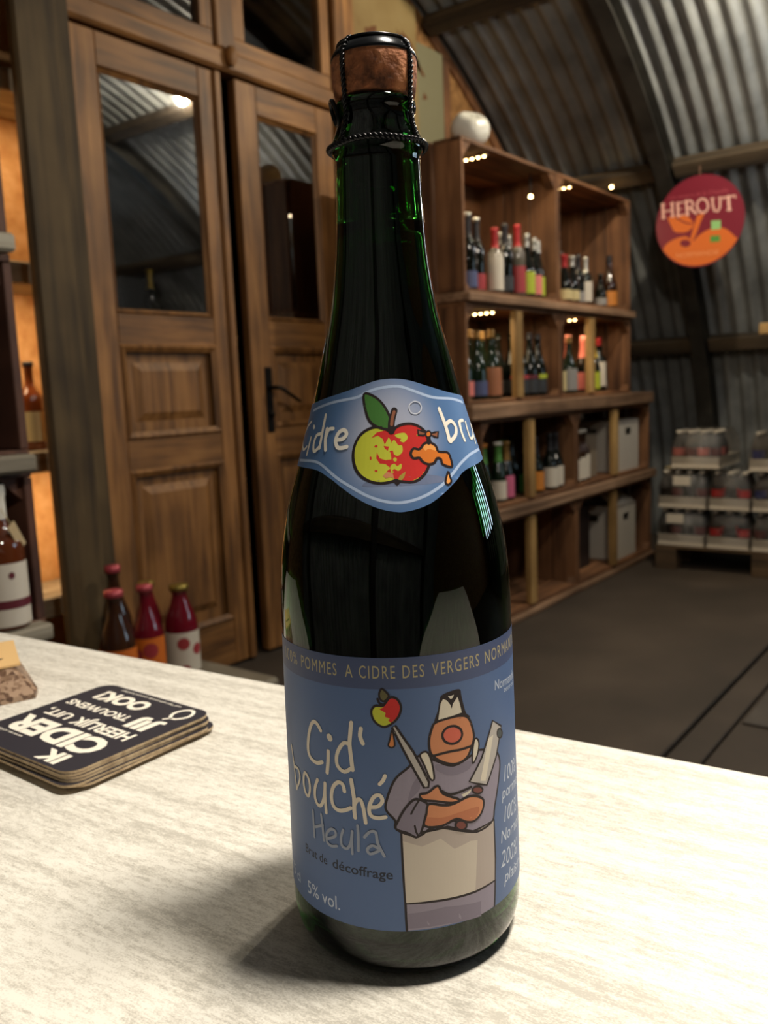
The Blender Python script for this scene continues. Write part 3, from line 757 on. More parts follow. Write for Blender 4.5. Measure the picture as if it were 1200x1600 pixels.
 ('butcher','c','ink',0.6,1,[(22.8,57.7),(22.6,57.0),(22.1,56.6),(21.3,56.4),(20.4,56.5),(19.6,56.9),(18.9,57.5),(18.4,58.2),(18.3,58.9),(18.5,59.5),(19.0,60.0),(19.7,60.2),(20.6,60.1),(21.5,59.7),(22.2,59.1),(22.7,58.4)]),
 ('butcher','s','ink',0.5,1,[(15.5,60.2),(17.5,60.7),(19.0,60.1)]),
 ('title_lettering','s','title',1.25,1,[(-30.8,93.0),(-32.2,94.8),(-34.0,95.5),(-35.8,93.7),(-37.5,89.1),(-38.2,84.1),(-36.9,81.2),(-33.8,80.2),(-30.8,81.2)]),
 ('title_lettering','s','title',1.3,1,[(-27.6,86.0),(-27.9,82.4),(-28.6,77.8)]),
 ('title_lettering','s','title',2,1,[(-26.9,91.5),(-26.6,91.0)]),
 ('title_lettering','s','title',1.3,1,[(-17.5,98.1),(-18.1,93.9),(-18.5,90.0),(-18.1,84.6),(-17.8,80.9)]),
 ('title_lettering','s','title',1.2,1,[(-18.9,90.2),(-20.8,90.3),(-22.9,87.7),(-24.1,84.4),(-23.7,81.3),(-21.2,79.7),(-18.5,81.2)]),
 ('title_lettering','s','title',1.3,1,[(-14.0,96.3),(-14.4,93.5),(-13.5,91.0)]),
 ('title_lettering','s','title',0.95,1,[(-52.3,80.8),(-51.0,77.2),(-50.0,73.4),(-49.3,69.5),(-48.5,65.0)]),
 ('title_lettering','s','title',0.95,1,[(-50.0,73.4),(-46.2,73.6),(-45.2,70.2),(-48.5,65.0)]),
 ('title_lettering','c','title',1.05,1,[(-41.2,74.1),(-38.8,72.5),(-38.2,69.0),(-39.4,65.7),(-41.3,66.4),(-42.3,70.0)]),
 ('title_lettering','s','title',1.15,1,[(-33.6,73.8),(-35.1,70.4),(-35.4,66.6),(-34.1,64.2),(-32.1,64.7),(-30.5,68.5),(-29.8,73.5)]),
 ('title_lettering','s','title',1.15,1,[(-29.9,73.5),(-30.1,68.6),(-29.9,62.4)]),
 ('title_lettering','s','title',1.25,1,[(-21.4,72.4),(-22.0,74.8),(-23.8,75.3),(-26.0,73.2),(-27.1,69.4),(-26.4,65.9),(-24.1,64.7),(-21.4,65.4),(-19.2,66.6)]),
 ('title_lettering','s','title',1.3,1,[(-18.5,77.1),(-18.1,73.6),(-17.7,70.1),(-17.8,66.1),(-17.6,63.3)]),
 ('title_lettering','s','title',1.2,1,[(-17.6,68.1),(-16.4,70.1),(-15.2,70.0),(-14.3,67.0),(-13.7,61.9)]),
 ('title_lettering','s','title',1.2,1,[(-11.7,67.9),(-9.2,68.3),(-7.4,70.3),(-8.1,72.4),(-10.2,71.9),(-11.9,68.8),(-12.2,66.0),(-11.1,64.4),(-8.8,64.1),(-6.5,64.6)]),
 ('title_lettering','s','title',1.15,1,[(-6.1,79.7),(-6.9,77.9),(-8.1,76.6)]),
 ('title_lettering','s','title2',0.92,1,[(-37.0,60.9),(-36.9,55.9),(-36.7,50.9)]),
 ('title_lettering','s','title2',0.92,1,[(-32.5,60.9),(-32.0,56.3),(-31.6,51.3)]),
 ('title_lettering','s','title2',0.92,1,[(-36.8,54.6),(-31.8,57.0)]),
 ('title_lettering','s','title2',0.92,1,[(-29.8,52.5),(-26.2,54.5),(-26.2,56.5),(-28.1,56.6),(-30.1,54.3),(-30.1,51.3),(-28.2,50.2),(-25.6,50.9)]),
 ('title_lettering','s','title2',0.92,1,[(-22.6,57.7),(-23.6,54.8),(-23.4,51.7),(-21.3,51.0),(-19.7,53.6),(-19.0,57.9)]),
 ('title_lettering','s','title2',0.92,1,[(-19.0,57.9),(-19.3,53.6),(-19.3,49.5)]),
 ('title_lettering','s','title2',0.92,1,[(-16.8,60.4),(-16.7,55.8),(-16.9,51.1)]),
 ('title_lettering','s','title2',0.92,1,[(-14.4,56.5),(-12.2,58.8),(-10.2,58.6),(-9.6,54.6),(-7.5,50.1)]),
 ('title_lettering','s','title2',0.92,1,[(-9.7,52.9),(-11.6,53.7),(-13.5,52.1),(-12.5,50.5),(-9.4,51.9)]),
]
NECK_ART = [
 ('edge_top','f','x',0,0,[(-35.4,208.2),(-20.3,210.9),(-11.6,213.0),(-3.8,215.0),(3.1,215.3),(9.2,214.5),(17.3,212.2),(27.3,209.9),(39.3,208.5)]),
 ('edge_bot','f','x',0,0,[(43.9,185.0),(26.1,182.9),(19.8,179.3),(15.0,175.9),(9.9,172.6),(4.6,170.9),(0.6,170.9),(-4.4,172.6),(-9.7,175.8),(-14.0,178.9),(-19.2,182.3),(-26.7,184.9),(-43.9,185.0)]),
 ('border_line','s','line',0.95,1,[(-36.9,205.2),(-22.8,208.0),(-12.2,209.4),(-8.3,210.9),(-3.1,212.3),(4.4,212.7),(10.3,210.9),(18.1,208.4),(28.8,207.5),(38.7,205.9)]),
 ('border_line','s','line',0.95,1,[(-39.0,187.3),(-27.6,187.6),(-22.4,186.2),(-16.4,182.4),(-11.1,179.2),(-6.5,176.4),(-2.3,174.6),(1.7,173.8),(5.9,174.4),(10.4,176.1),(15.6,179.1),(19.9,182.4),(24.3,185.4),(31.0,187.8),(40.3,188.6)]),
 ('apple_picture','f','shade',0,1,[(-8.0,179.9),(-6.6,179.4),(0.9,179.3),(9.7,179.3),(15.8,179.7),(16.7,180.8),(11.3,182.4),(5.5,182.2),(-5.5,181.2)]),
 ('apple_picture','f','lime',0,1,[(1.0,197.4),(-1.9,198.8),(-5.2,199.1),(-9.1,197.1),(-11.2,193.3),(-11.4,188.9),(-9.8,184.4),(-6.6,181.5),(-2.8,180.4),(1.5,180.9),(6.4,180.4),(9.5,182.2),(11.7,185.3),(13.3,189.7),(13.5,194.3),(11.8,197.6),(8.6,199.6),(5.3,199.8),(2.6,198.9)]),
 ('apple_picture','f','red',0,0,[(1.0,197.3),(2.6,198.8),(5.9,199.6),(9.2,199.1),(12.0,197.0),(13.3,193.6),(12.8,188.4),(11.3,184.3),(8.8,182.0),(5.9,180.7),(2.1,181.0),(0.5,182.2),(-1.1,184.2),(0.1,185.3),(-1.3,186.7),(-3.0,186.9),(-4.1,188.7),(-3.9,190.7),(-3.0,188.7),(-1.3,188.0),(0.5,188.2),(0.3,190.5),(-1.4,191.8),(-1.8,192.8),(0.4,192.4),(0.7,194.3),(-0.1,195.6),(-1.4,193.1),(-2.0,195.1),(-3.6,196.3),(-5.8,195.5),(-3.9,197.4),(-0.4,198.1)]),
 ('apple_picture','f','red',0,1,[(-3.7,192.7),(-3.8,192.4),(-4.2,192.3),(-4.5,192.4),(-4.7,192.7),(-4.5,193.0),(-4.2,193.2),(-3.8,193.0)]),
 ('apple_picture','f','red',0,1,[(-5.5,188.8),(-5.6,188.3),(-5.8,188.2),(-6.0,188.3),(-6.1,188.8),(-6.1,189.3),(-5.9,189.4),(-5.6,189.2)]),
 ('apple_picture','f','red',0,1,[(-3.7,184.5),(-3.8,184.3),(-4.1,184.2),(-4.4,184.3),(-4.6,184.6),(-4.4,184.8),(-4.1,184.9),(-3.8,184.8)]),
 ('apple_picture','f','lime',0,1,[(1.9,196.1),(3.1,196.7),(5.3,196.8),(6.1,195.2),(4.8,193.7),(3.5,194.2),(3.9,194.9),(3.0,195.2)]),
 ('apple_picture','f','lime',0,1,[(0.7,193.7),(1.7,194.6),(2.8,192.9),(4.0,192.6),(4.0,190.6),(2.6,189.3),(1.4,189.8),(1.0,191.1),(-0.0,190.8),(-0.6,189.6),(-0.3,191.8)]),
 ('apple_picture','f','lime',0,1,[(2.1,188.0),(1.9,187.5),(1.5,187.4),(1.2,187.6),(1.0,188.1),(1.2,188.6),(1.6,188.8),(2.0,188.5)]),
 ('apple_picture','f','lime',0,1,[(0.1,186.0),(1.3,186.7),(2.1,185.9),(3.3,186.6),(3.3,185.2),(2.3,184.3),(1.2,185.0),(0.3,184.1)]),
 ('apple_picture','f','skin',0,0,[(-2.2,182.9),(-0.8,184.2),(0.7,183.5),(1.0,181.9),(-0.0,182.3),(-1.4,182.0)]),
 ('apple_picture','f','olive2',0,0,[(2.1,181.5),(2.7,182.7),(4.5,184.0),(3.9,182.1),(2.9,180.8)]),
 ('apple_picture','c','ink',0.8,1,[(1.0,197.4),(-1.9,198.8),(-5.2,199.1),(-9.1,197.1),(-11.2,193.3),(-11.4,188.9),(-9.8,184.4),(-6.6,181.5),(-2.8,180.4),(1.5,180.9),(6.4,180.4),(9.5,182.2),(11.7,185.3),(13.3,189.7),(13.5,194.3),(11.8,197.6),(8.6,199.6),(5.3,199.8),(2.6,198.9)]),
 ('apple_picture','f','ink',0,0,[(0.2,181.3),(1.6,181.8),(2.4,181.3),(4.3,181.0),(2.9,180.5),(1.7,179.3),(1.0,180.3)]),
 ('apple_picture','f','leaf',0,1,[(-8.9,210.5),(-4.6,209.4),(-1.4,206.4),(0.5,202.7),(0.8,200.5),(0.4,198.3),(-2.9,198.9),(-5.9,200.7),(-7.7,204.0)]),
 ('apple_picture','c','ink',0.75,1,[(-8.9,210.5),(-4.6,209.4),(-1.4,206.4),(0.5,202.7),(0.8,200.5),(0.4,198.3),(-2.9,198.9),(-5.9,200.7),(-7.7,204.0)]),
 ('apple_picture','s','ink',2,1,[(0.9,197.7),(1.1,200.8),(2.3,204.5)]),
 ('apple_picture','s','stem',1.05,1,[(1.1,199.8),(1.4,201.7),(2.2,204.1)]),
 ('apple_picture','f','tap',0,1,[(6.5,189.8),(7.6,191.4),(9.5,191.1),(11.3,192.8),(13.4,193.1),(15.3,191.8),(15.9,189.8),(19.2,189.2),(19.9,187.2),(19.6,184.3),(16.5,185.4),(16.2,187.2),(14.9,187.6),(13.5,186.1),(11.5,185.9),(9.8,187.0),(9.1,188.2),(7.2,188.2)]),
 ('apple_picture','f','tap2',0,1,[(10.9,192.1),(13.0,192.6),(14.6,191.7),(15.0,190.2),(12.7,191.0),(11.3,190.5)]),
 ('apple_picture','c','ink',0.75,1,[(6.5,189.8),(7.6,191.4),(9.5,191.1),(11.3,192.8),(13.4,193.1),(15.3,191.8),(15.9,189.8),(19.2,189.2),(19.9,187.2),(19.6,184.3),(16.5,185.4),(16.2,187.2),(14.9,187.6),(13.5,186.1),(11.5,185.9),(9.8,187.0),(9.1,188.2),(7.2,188.2)]),
 ('apple_picture','s','ink',1.2,1,[(12.9,193.0),(13.2,195.3)]),
 ('apple_picture','f','stem',0,0,[(9.9,197.6),(11.4,197.0),(12.8,196.3),(11.5,195.6),(9.8,195.9)]),
 ('apple_picture','c','ink',0.6,0,[(9.9,197.6),(11.4,197.0),(12.8,196.3),(11.5,195.6),(9.8,195.9)]),
 ('apple_picture','f','stem',0,0,[(13.8,196.0),(16.0,196.4),(17.4,196.6),(16.7,194.6),(15.5,194.9)]),
 ('apple_picture','c','ink',0.6,0,[(13.8,196.0),(16.0,196.4),(17.4,196.6),(16.7,194.6),(15.5,194.9)]),
 ('apple_picture','f','tap',0,1,[(14.3,195.9),(14.1,195.5),(13.9,195.2),(13.5,195.0),(13.2,195.0),(12.8,195.1),(12.6,195.3),(12.4,195.6),(12.4,196.0),(12.6,196.4),(12.8,196.7),(13.2,196.9),(13.5,196.9),(13.9,196.8),(14.1,196.6),(14.3,196.3)]),
 ('apple_picture','c','ink',0.5,1,[(14.4,195.9),(14.2,195.5),(13.9,195.2),(13.5,195.0),(13.2,194.9),(12.8,195.0),(12.5,195.3),(12.4,195.6),(12.4,196.0),(12.5,196.4),(12.8,196.7),(13.2,196.9),(13.6,197.0),(13.9,196.9),(14.2,196.7),(14.4,196.3)]),
 ('apple_picture','f','tap2',0,1,[(17.8,182.8),(18.0,181.1),(18.1,179.5),(17.0,178.5),(16.1,179.0),(16.4,180.4)]),
 ('apple_picture','c','ink',0.6,1,[(17.8,182.8),(18.0,181.1),(18.1,179.5),(17.0,178.5),(16.1,179.0),(16.4,180.4)]),
 ('word_a','s','white',0.75,1,[(-35.7,201.3),(-38.5,200.0),(-42.5,197.1),(-42.9,193.9),(-37.6,191.2),(-34.6,192.4)]),
 ('word_a','s','white',0.85,1,[(-32.7,195.7),(-32.8,193.0),(-32.9,189.7)]),
 ('word_a','s','white',1,1,[(-32.3,199.7),(-31.8,199.3)]),
 ('word_a','s','white',0.95,1,[(-25.4,203.7),(-25.6,199.6),(-25.6,195.9),(-25.6,192.2)]),
 ('word_a','s','white',0.95,1,[(-26.5,197.2),(-28.8,196.5),(-29.5,193.5),(-28.2,191.0),(-25.9,192.6)]),
 ('word_a','s','white',1.05,1,[(-23.4,198.9),(-23.4,195.6),(-22.4,191.7)]),
 ('word_a','s','white',1,1,[(-23.3,195.9),(-22.5,198.6),(-20.4,199.0)]),
 ('word_a','s','white',1.05,1,[(-18.1,195.1),(-15.8,195.5),(-14.5,197.1),(-15.7,198.5),(-17.7,197.6),(-18.6,195.0),(-17.5,192.7),(-15.8,192.4),(-14.0,192.8)]),
 ('word_b','s','white',1.1,1,[(19.9,204.3),(20.7,200.6),(21.2,196.8),(21.2,193.2)]),
 ('word_b','s','white',1.05,1,[(21.1,198.7),(24.2,199.9),(26.1,197.8),(24.9,195.0),(21.6,192.9)]),
 ('word_b','s','white',0.95,1,[(28.9,199.2),(28.7,195.7),(29.2,192.7)]),
 ('word_b','s','white',0.9,1,[(28.9,197.3),(29.7,199.5),(32.3,199.7)]),
 ('word_b','s','white',0.8,1,[(34.1,198.9),(33.7,196.0),(34.2,193.0),(38.3,194.0),(41.5,197.2)]),
 ('word_b','s','white',0.8,1,[(40.6,198.3),(39.3,194.6),(38.1,191.1)]),
 ('embossed_ring','c','ring',0.4,1,[(12.4,205.1),(12.0,204.2),(11.2,203.5),(10.2,203.1),(9.2,203.2),(8.3,203.6),(7.8,204.4),(7.7,205.3),(8.0,206.2),(8.8,206.9),(9.8,207.3),(10.9,207.2),(11.8,206.8),(12.3,206.0)]),
]
M_LABEL = mat('blue_label_paper', (84, 108, 152), 0.45, spec=0.35)
M_BAND = mat('label_band_blue', (72, 84, 120), 0.45, spec=0.35)


def label_patch(poly, wrap, cu, cv, lay=0.0):
    v2, f2 = flat_fill(poly)
    return (0, lay, v2, f2)


wb45, wn30 = wrap_on(45.0), wrap_on(30.0)
half = math.radians(118) * 45
me = print_mesh('body_label', [(0, 0.0, [(-half, 21.7), (half, 21.7), (half, 121.6), (-half, 121.6)], [(0, 1, 2, 3)]), (1, 0.012, [(-half, 110.6), (half, 110.6), (half, 121.5), (-half, 121.5)], [(0, 1, 2, 3)])], wb45, [M_LABEL, M_BAND], 1.5, 6.0)
me.polygons.foreach_set('use_smooth', [True] * len(me.polygons))
body_label = put('body_label', me, bt, 'wide blue paper label with a cartoon butcher')

groups = {}
lay = 0.016
for g, kind, colr, w, sm, pts in BODY_ART:
    p = smooth_pts(pts, kind != 's') if sm else list(pts)
    lay += 0.0026
    v2, f2 = flat_fill(p) if kind == 'f' else flat_stroke(p, w * (1.16 if g == 'title_lettering' else 1.4), kind == 'c')
    groups.setdefault(g, []).append((colr, lay, v2, f2))


def cap_text(g, colr, txt, s0, z0, s1, z1, h, bold=0.0, slant=0.0):
    v2, f2 = flat_text(txt, s0, z0, s1, z1, h, bold, slant, 1.22 if g == 'band_lettering' else 1.0)
    groups.setdefault(g, []).append((colr, 0.03, v2, f2))


for txt, a, b2 in (('100%', -54.5, -43.2), ('POMMES', -40.3, -22.6), ('A', -19.2, -16.3), ('CIDRE', -13.9, -1.2), ('DES', 1.4, 8.9), ('VERGERS', 11.7, 31.2), ('NORMANDS', 34.3, 62.5)):
    cap_text('band_lettering', 'gold', txt, a, 114.4, b2, 114.4, 4.5)
cap_text('small_lettering', 'darkink', 'décoffrage', -28.1, 42.0, -4.8, 41.4, 3.6, 0.012)
cap_text('small_lettering', 'darkink', 'Brut de', -43.2, 42.6, -30.6, 42.1, 3.4, 0.012)
cap_text('small_lettering', 'pale', '5% vol.', -43.0, 26.2, -25.6, 26.0, 5.2)
cap_text('small_lettering', 'pale', '75 cl', -60.5, 27.0, -49.5, 26.6, 4.4)
for txt, a, z_, b2, h_ in (('100%', 44.0, 66.6, 57.5, 6.0), ('pommes', 42.0, 60.4, 62.0, 4.6), ('100%', 43.0, 51.2, 56.5, 6.0), ('Normandes', 40.2, 44.0, 68.0, 4.8), ('200%', 39.6, 34.6, 54.5, 6.4), ('plaisir', 41.6, 27.6, 58.0, 4.6)):
    cap_text('side_lettering', 'pale', txt, a, z_, b2, z_ - 1.5, h_, 0.0, 0.12)
cap_text('side_lettering', 'pale', 'Normandie', 39.6, 103.0, 60.0, 101.5, 3.6); cap_text('side_lettering', 'pale', 'terroir', 46.0, 100.2, 60.0, 99.0, 2.0)

NAMES = {'butcher': ('butcher_picture', 'printed cartoon butcher with apron, knife and cleaver'), 'title_lettering': ('title_lettering', 'handwritten cream and grey title lettering'),
         'band_lettering': ('band_lettering', 'gold capitals along the top band'), 'small_lettering': ('small_lettering', None), 'side_lettering': ('side_lettering', None)}
for g, its in groups.items():
    cols = sorted({i[0] for i in its}); nm, lb = NAMES[g]
    me = print_mesh(nm, [(cols.index(c), la, v2, f2) for c, la, v2, f2 in its], wb45, [PRM[c] for c in cols], 1.5, 6.0)
    put(nm, me, body_label, lb)

# neck label: a waisted band with a paler middle, printed
edge_top = [p for a in NECK_ART if a[0] == 'edge_top' for p in a[5]]; edge_bot = [p for a in NECK_ART if a[0] == 'edge_bot' for p in a[5]]
edge_top = [(-58, 206.5), (-47, 207.0)] + smooth_pts(edge_top, False) + [(47, 207.5), (58, 207)]
edge_bot = [(58, 186.5)] + smooth_pts(edge_bot, False) + [(-58, 186.5)]
v2, f2 = flat_fill(edge_top + edge_bot)
me = print_mesh('neck_label', [(0, 0.0, v2, f2)], wn30, [mat('neck_label_paper', (120, 150, 200), 0.42, spec=0.4)], 1.5, 2.0)
me.polygons.foreach_set('use_smooth', [True] * len(me.polygons))
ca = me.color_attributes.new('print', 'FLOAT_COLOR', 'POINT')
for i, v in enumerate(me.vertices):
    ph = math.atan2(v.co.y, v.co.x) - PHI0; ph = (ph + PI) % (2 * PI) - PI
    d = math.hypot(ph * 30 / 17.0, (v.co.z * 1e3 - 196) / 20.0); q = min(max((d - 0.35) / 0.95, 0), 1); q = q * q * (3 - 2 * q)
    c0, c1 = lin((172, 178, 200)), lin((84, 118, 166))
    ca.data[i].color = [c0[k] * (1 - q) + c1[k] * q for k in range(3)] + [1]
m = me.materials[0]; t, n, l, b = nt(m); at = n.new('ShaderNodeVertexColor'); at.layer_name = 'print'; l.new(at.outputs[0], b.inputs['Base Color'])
neck_label = put('neck_label', me, bt, 'blue neck label with an apple and a tap')
groups = {}
lay = 0.012
for g, kind, colr, w, sm, pts in NECK_ART:
    if g.startswith('edge'): continue
    p = smooth_pts(pts, kind != 's') if sm else list(pts)
    lay += 0.0032
    v2, f2 = flat_fill(p) if kind == 'f' else flat_stroke(p, w * (1.3 if g.startswith('word') else 1.15 if colr == 'ink' else 1.0), kind == 'c')
    groups.setdefault(g, []).append((colr, lay, v2, f2))
for g, its in groups.items():
    cols = sorted({i[0] for i in its})
    me = print_mesh(g, [(cols.index(c), la, v2, f2) for c, la, v2, f2 in its], wn30, [PRM[c] for c in cols], 1.5, 2.0)
    put({'word_a': 'word_lettering', 'word_b': 'word_lettering'}.get(g, g), me, neck_label)

# ================================================================== coasters on the bar
M_CARD = noisy('grey_board', [(0.3, (150, 128, 100)), (0.6, (186, 164, 132)), (0.8, (200, 180, 150))], 300, 0.85, 0.1, 3)
M_CTOP = mat('coaster_print_dark', (46, 44, 52), 0.5, spec=0.4)
M_CWHITE = mat('coaster_print_white', (242, 236, 222), 0.5, spec=0.4)


def rrect(w, h, r, n=6):
    out = []
    for cx, cy, a0 in ((w / 2 - r, h / 2 - r, 0), (-w / 2 + r, h / 2 - r, PI / 2), (-w / 2 + r, -h / 2 + r, PI), (w / 2 - r, -h / 2 + r, 1.5 * PI)):
        for k in range(n + 1):
            a = a0 + PI / 2 * k / n; out.append((cx + r * math.cos(a), cy + r * math.sin(a)))
    return out


CW, CH, CT = 0.104, 0.110, 0.0015
cme = MB(); rr = rrect(CW, CH, 0.010); cme.prism(rr, 0, CT, 2); core_me = cme.mesh('card', M_CARD)
v2, f2 = flat_fill(rr)
top_me = print_mesh('printed_face', [(0, 0, v2, f2)], lambda u, v, la: (u, v, CT + 0.00003), [M_CTOP])
ccx, ccy = 0.2985, 0.4655
spots = [(0.0035, 0.004, 0.05), (0.002, -0.003, 0.02), (-0.002, -0.003, -0.015), (-0.0005, -0.001, 0.008), (0.0005, -0.0012, -0.006), (-0.001, 0.0004, 0.012), (0.0, 0.0, 0.0)]
ORD = ['bottom', 'sixth from the top', 'fifth from the top', 'fourth from the top', 'third from the top', 'second from the top', 'top']
zc = TABLE_Z
for k, (ox, oy, rz) in enumerate(spots):
    lb = 'topmost dark square coaster with white lettering, on the stack left of the bottle' if k == 6 else ('lowest coaster, jutting out under the stack left of the bottle' if k == 0 else 'dark square card coaster, %s of the stack' % ORD[k])
    c = thing('coaster', lb, 'coaster', (ccx + ox, ccy + oy, zc), rz, 'stack of card coasters on the bar')
    put('card', core_me, c); put('printed_face', top_me, c, 'dark printed face')
    zc += CT + (0.0012 if k == 0 else 0.00012)
    if k == 6:
        its = []
        # reading runs along +Y, lines step along +X
        def ct(txt, y0, y1, xb, h, bold=0.02, sl=0.0):
            v2, f2 = flat_text(txt, 0, 0, (y1 - y0), 0, h, bold, sl)
            its.append((0, 0, [(xb - b_ - ccx, y0 + a_ - ccy) for a_, b_ in v2], f2))
        ct('IK', 0.4295, 0.4515, 0.2615, 0.0115, 0.05)
        ct('CIDER', 0.4240, 0.5150, 0.2855, 0.0190, 0.05)
        ct('HEERLIJK', 0.4225, 0.4800, 0.3010, 0.0100, 0.035)
        ct('UIT,', 0.4850, 0.5120, 0.3010, 0.0085, 0.03)
        ct('JIJ', 0.4215, 0.4440, 0.3190, 0.0125, 0.05)
        ct('TROUWENS', 0.4490, 0.5135, 0.3185, 0.0075, 0.03)
        ct('OOK!', 0.4555, 0.5060, 0.3400, 0.0130, 0.05)
        ct('of facebook.com/cider', 0.4370, 0.5000, 0.3475, 0.0026, 0.0)
        ct('www.cider', 0.4830, 0.5160, 0.2560 + 0.0075, 0.0026, 0.0)
        ap = [(0.0072 * math.cos(q) * (1 + 0.12 * math.cos(2 * q)), 0.0066 * math.sin(q)) for q in [2 * PI * k2 / 20 for k2 in range(20)]]
        v2, f2 = flat_stroke([(0.338 - ccx + a_, 0.4255 - ccy + b_) for a_, b_ in ap], 0.0024, True); its.append((0, 0, v2, f2))
        v2, f2 = flat_stroke([(0.3305 - ccx, 0.4262 - ccy), (0.3285 - ccx, 0.4285 - ccy), (0.3265 - ccx, 0.430 - ccy)], 0.0018, False); its.append((0, 0, v2, f2))
        me = print_mesh('coaster_lettering', its, lambda u, v, la: (u, v, CT + 0.00007), [M_CWHITE])
        put('coaster_lettering', me, c, 'white block lettering')

# small clear box of brown bits with a kraft card top, cut by the left edge of the view
pk = thing('snack_box', 'small brown see-through box with a kraft card lid at the left edge of the bar', 'box', (0.27, 0.62, TABLE_Z))
M_BITS = noisy('brown_bits', [(0.2, (84, 60, 46)), (0.45, (124, 98, 78)), (0.7, (160, 134, 112))], 280, 0.35, 0.6, 4, kind='voronoi', dist=0.004)
M_KRAFT = mat('kraft_card', (216, 178, 122), 0.7)
base = [(0.2014, 0.617), (0.3014, 0.580), (0.3241, 0.572), (0.332, 0.582), (0.369, 0.675), (0.24, 0.725)]
lid = [(0.224, 0.640), (0.3184, 0.603), (0.3225, 0.5985), (0.326, 0.602), (0.352, 0.668), (0.252, 0.706)]
rel = lambda pts, z_: [(x - 0.27, y - 0.62, z_) for x, y in pts]
m4 = MB(); m4.add(rel(base, 0.0) + rel(base, 0.004) + rel(lid, 0.018), [(0, 1, 2, 3, 4, 5)] + [(k, (k + 1) % 6, 6 + (k + 1) % 6, 6 + k) for k in range(6)] + [(6 + k, 6 + (k + 1) % 6, 12 + (k + 1) % 6, 12 + k) for k in range(6)] + [(12, 13, 14, 15, 16, 17)])
m4.build('tray', M_BITS, pk)
m4 = MB(); m4.prism([(x - 0.27, y - 0.62) for x, y in [(0.224, 0.640), (0.319, 0.602), (0.330, 0.599), (0.362, 0.664), (0.256, 0.712)]], 0.0188, 0.0205, 2); m4.build('card_lid', M_KRAFT, pk, label='pale kraft card lid')
m4 = MB(); m4.prism([(x - 0.27, y - 0.62) for x, y in [(0.25, 0.650), (0.327, 0.620), (0.3295, 0.622), (0.252, 0.655)]], 0.0205, 0.0207, 2); m4.build('slot', M_BLACK, pk)

# ================================================================== bottles of the shop
def bottle_profile(kind, H, R):
    k = {'sparkling': [(0, .86), (.02, .97), (.05, 1), (.40, 1), (.47, .95), (.55, .78), (.64, .55), (.74, .40), (.86, .34), (.90, .34), (.905, .40), (.925, .40), (.93, .33), (1.0, .34)],
         'wine': [(0, .92), (.015, 1), (.58, 1), (.63, .93), (.68, .66), (.73, .42), (.78, .38), (.94, .37), (.945, .42), (.98, .42), (1.0, .40)],
         'flask': [(0, .9), (.02, 1), (.36, 1), (.46, .93), (.58, .72), (.70, .50), (.80, .40), (.93, .38), (.94, .46), (1.0, .46)],
         'juice': [(0, .9), (.02, 1), (.52, 1), (.60, .96), (.70, .80), (.80, .58), (.88, .46), (.92, .44), (.925, .5), (1.0, .5)],
         'swing': [(0, .9), (.02, 1), (.50, 1), (.58, .95), (.68, .72), (.78, .46), (.88, .36), (.93, .36), (.94, .44), (1.0, .44)]}[kind]
    return [(z * H, r * R) for z, r in k]


_cache = {}


def prof_r(pr, z):
    for (a, ra), (b_, rb) in zip(pr, pr[1:]):
        if a <= z <= b_: return ra + (rb - ra) * (z - a) / max(b_ - a, 1e-9)
    return pr[-1][1]


def mk_bottle(name, label, cat, loc, kind, H, R, glass, lab=None, foil=None, group=None, rz=0.0, foil_from=0.70, lab_z=(0.06, 0.27), cap=None, stripe=None, n=20):
    key = (kind, H, R)
    pr = bottle_profile(kind, H, R)
    bt_ = thing(name, label, cat, loc, rz, group)

    def cached(tagn, m, f):
        k2 = key + (tagn, m.name)
        if k2 not in _cache: _cache[k2] = f().mesh(tagn, m, True)
        return _cache[k2]
    put('glass_body', cached('glass_body', glass, lambda: MB().lathe([(0, 0)] + pr + [(H, 0)], n)), bt_)
    if foil:
        zs = [foil_from * H + (H * 1.004 - foil_from * H) * q / 8 for q in range(9)]
        put('capsule', cached('capsule%.2f' % foil_from, foil, lambda: MB().lathe([(q, prof_r(pr, min(q, H)) + 0.0012) for q in zs] + [(H * 1.006, 0)], n)), bt_)
    if cap:
        put('cap', cached('cap', cap, lambda: MB().lathe([(H * 0.955, 0), (H * 0.955, pr[-1][1] * 1.18), (H * 1.01, pr[-1][1] * 1.16), (H * 1.015, 0)], n)), bt_)
    if lab:
        za, zb = lab_z[0] * H, lab_z[1] * H
        face = math.atan2(-loc[1], -loc[0]) - rz
        zs = [za + (zb - za) * q / 5 for q in range(6)]
        me = MB().lathe([(q, prof_r(pr, q) + 0.0010) for q in zs], 20, (0, 0, 0), 0, face - 1.6, face + 1.6).mesh('label', lab, True)
        lo = put('label', me, bt_)
        if stripe:
            sm_, s0, s1 = stripe
            zs = [(s0 + (s1 - s0) * q / 3) * H for q in range(4)]
            put('label_stripe', MB().lathe([(q, prof_r(pr, q) + 0.0018) for q in zs], 20, (0, 0, 0), 0, face - 1.5, face + 1.5).mesh('label_stripe', sm_, True), lo)
    return bt_


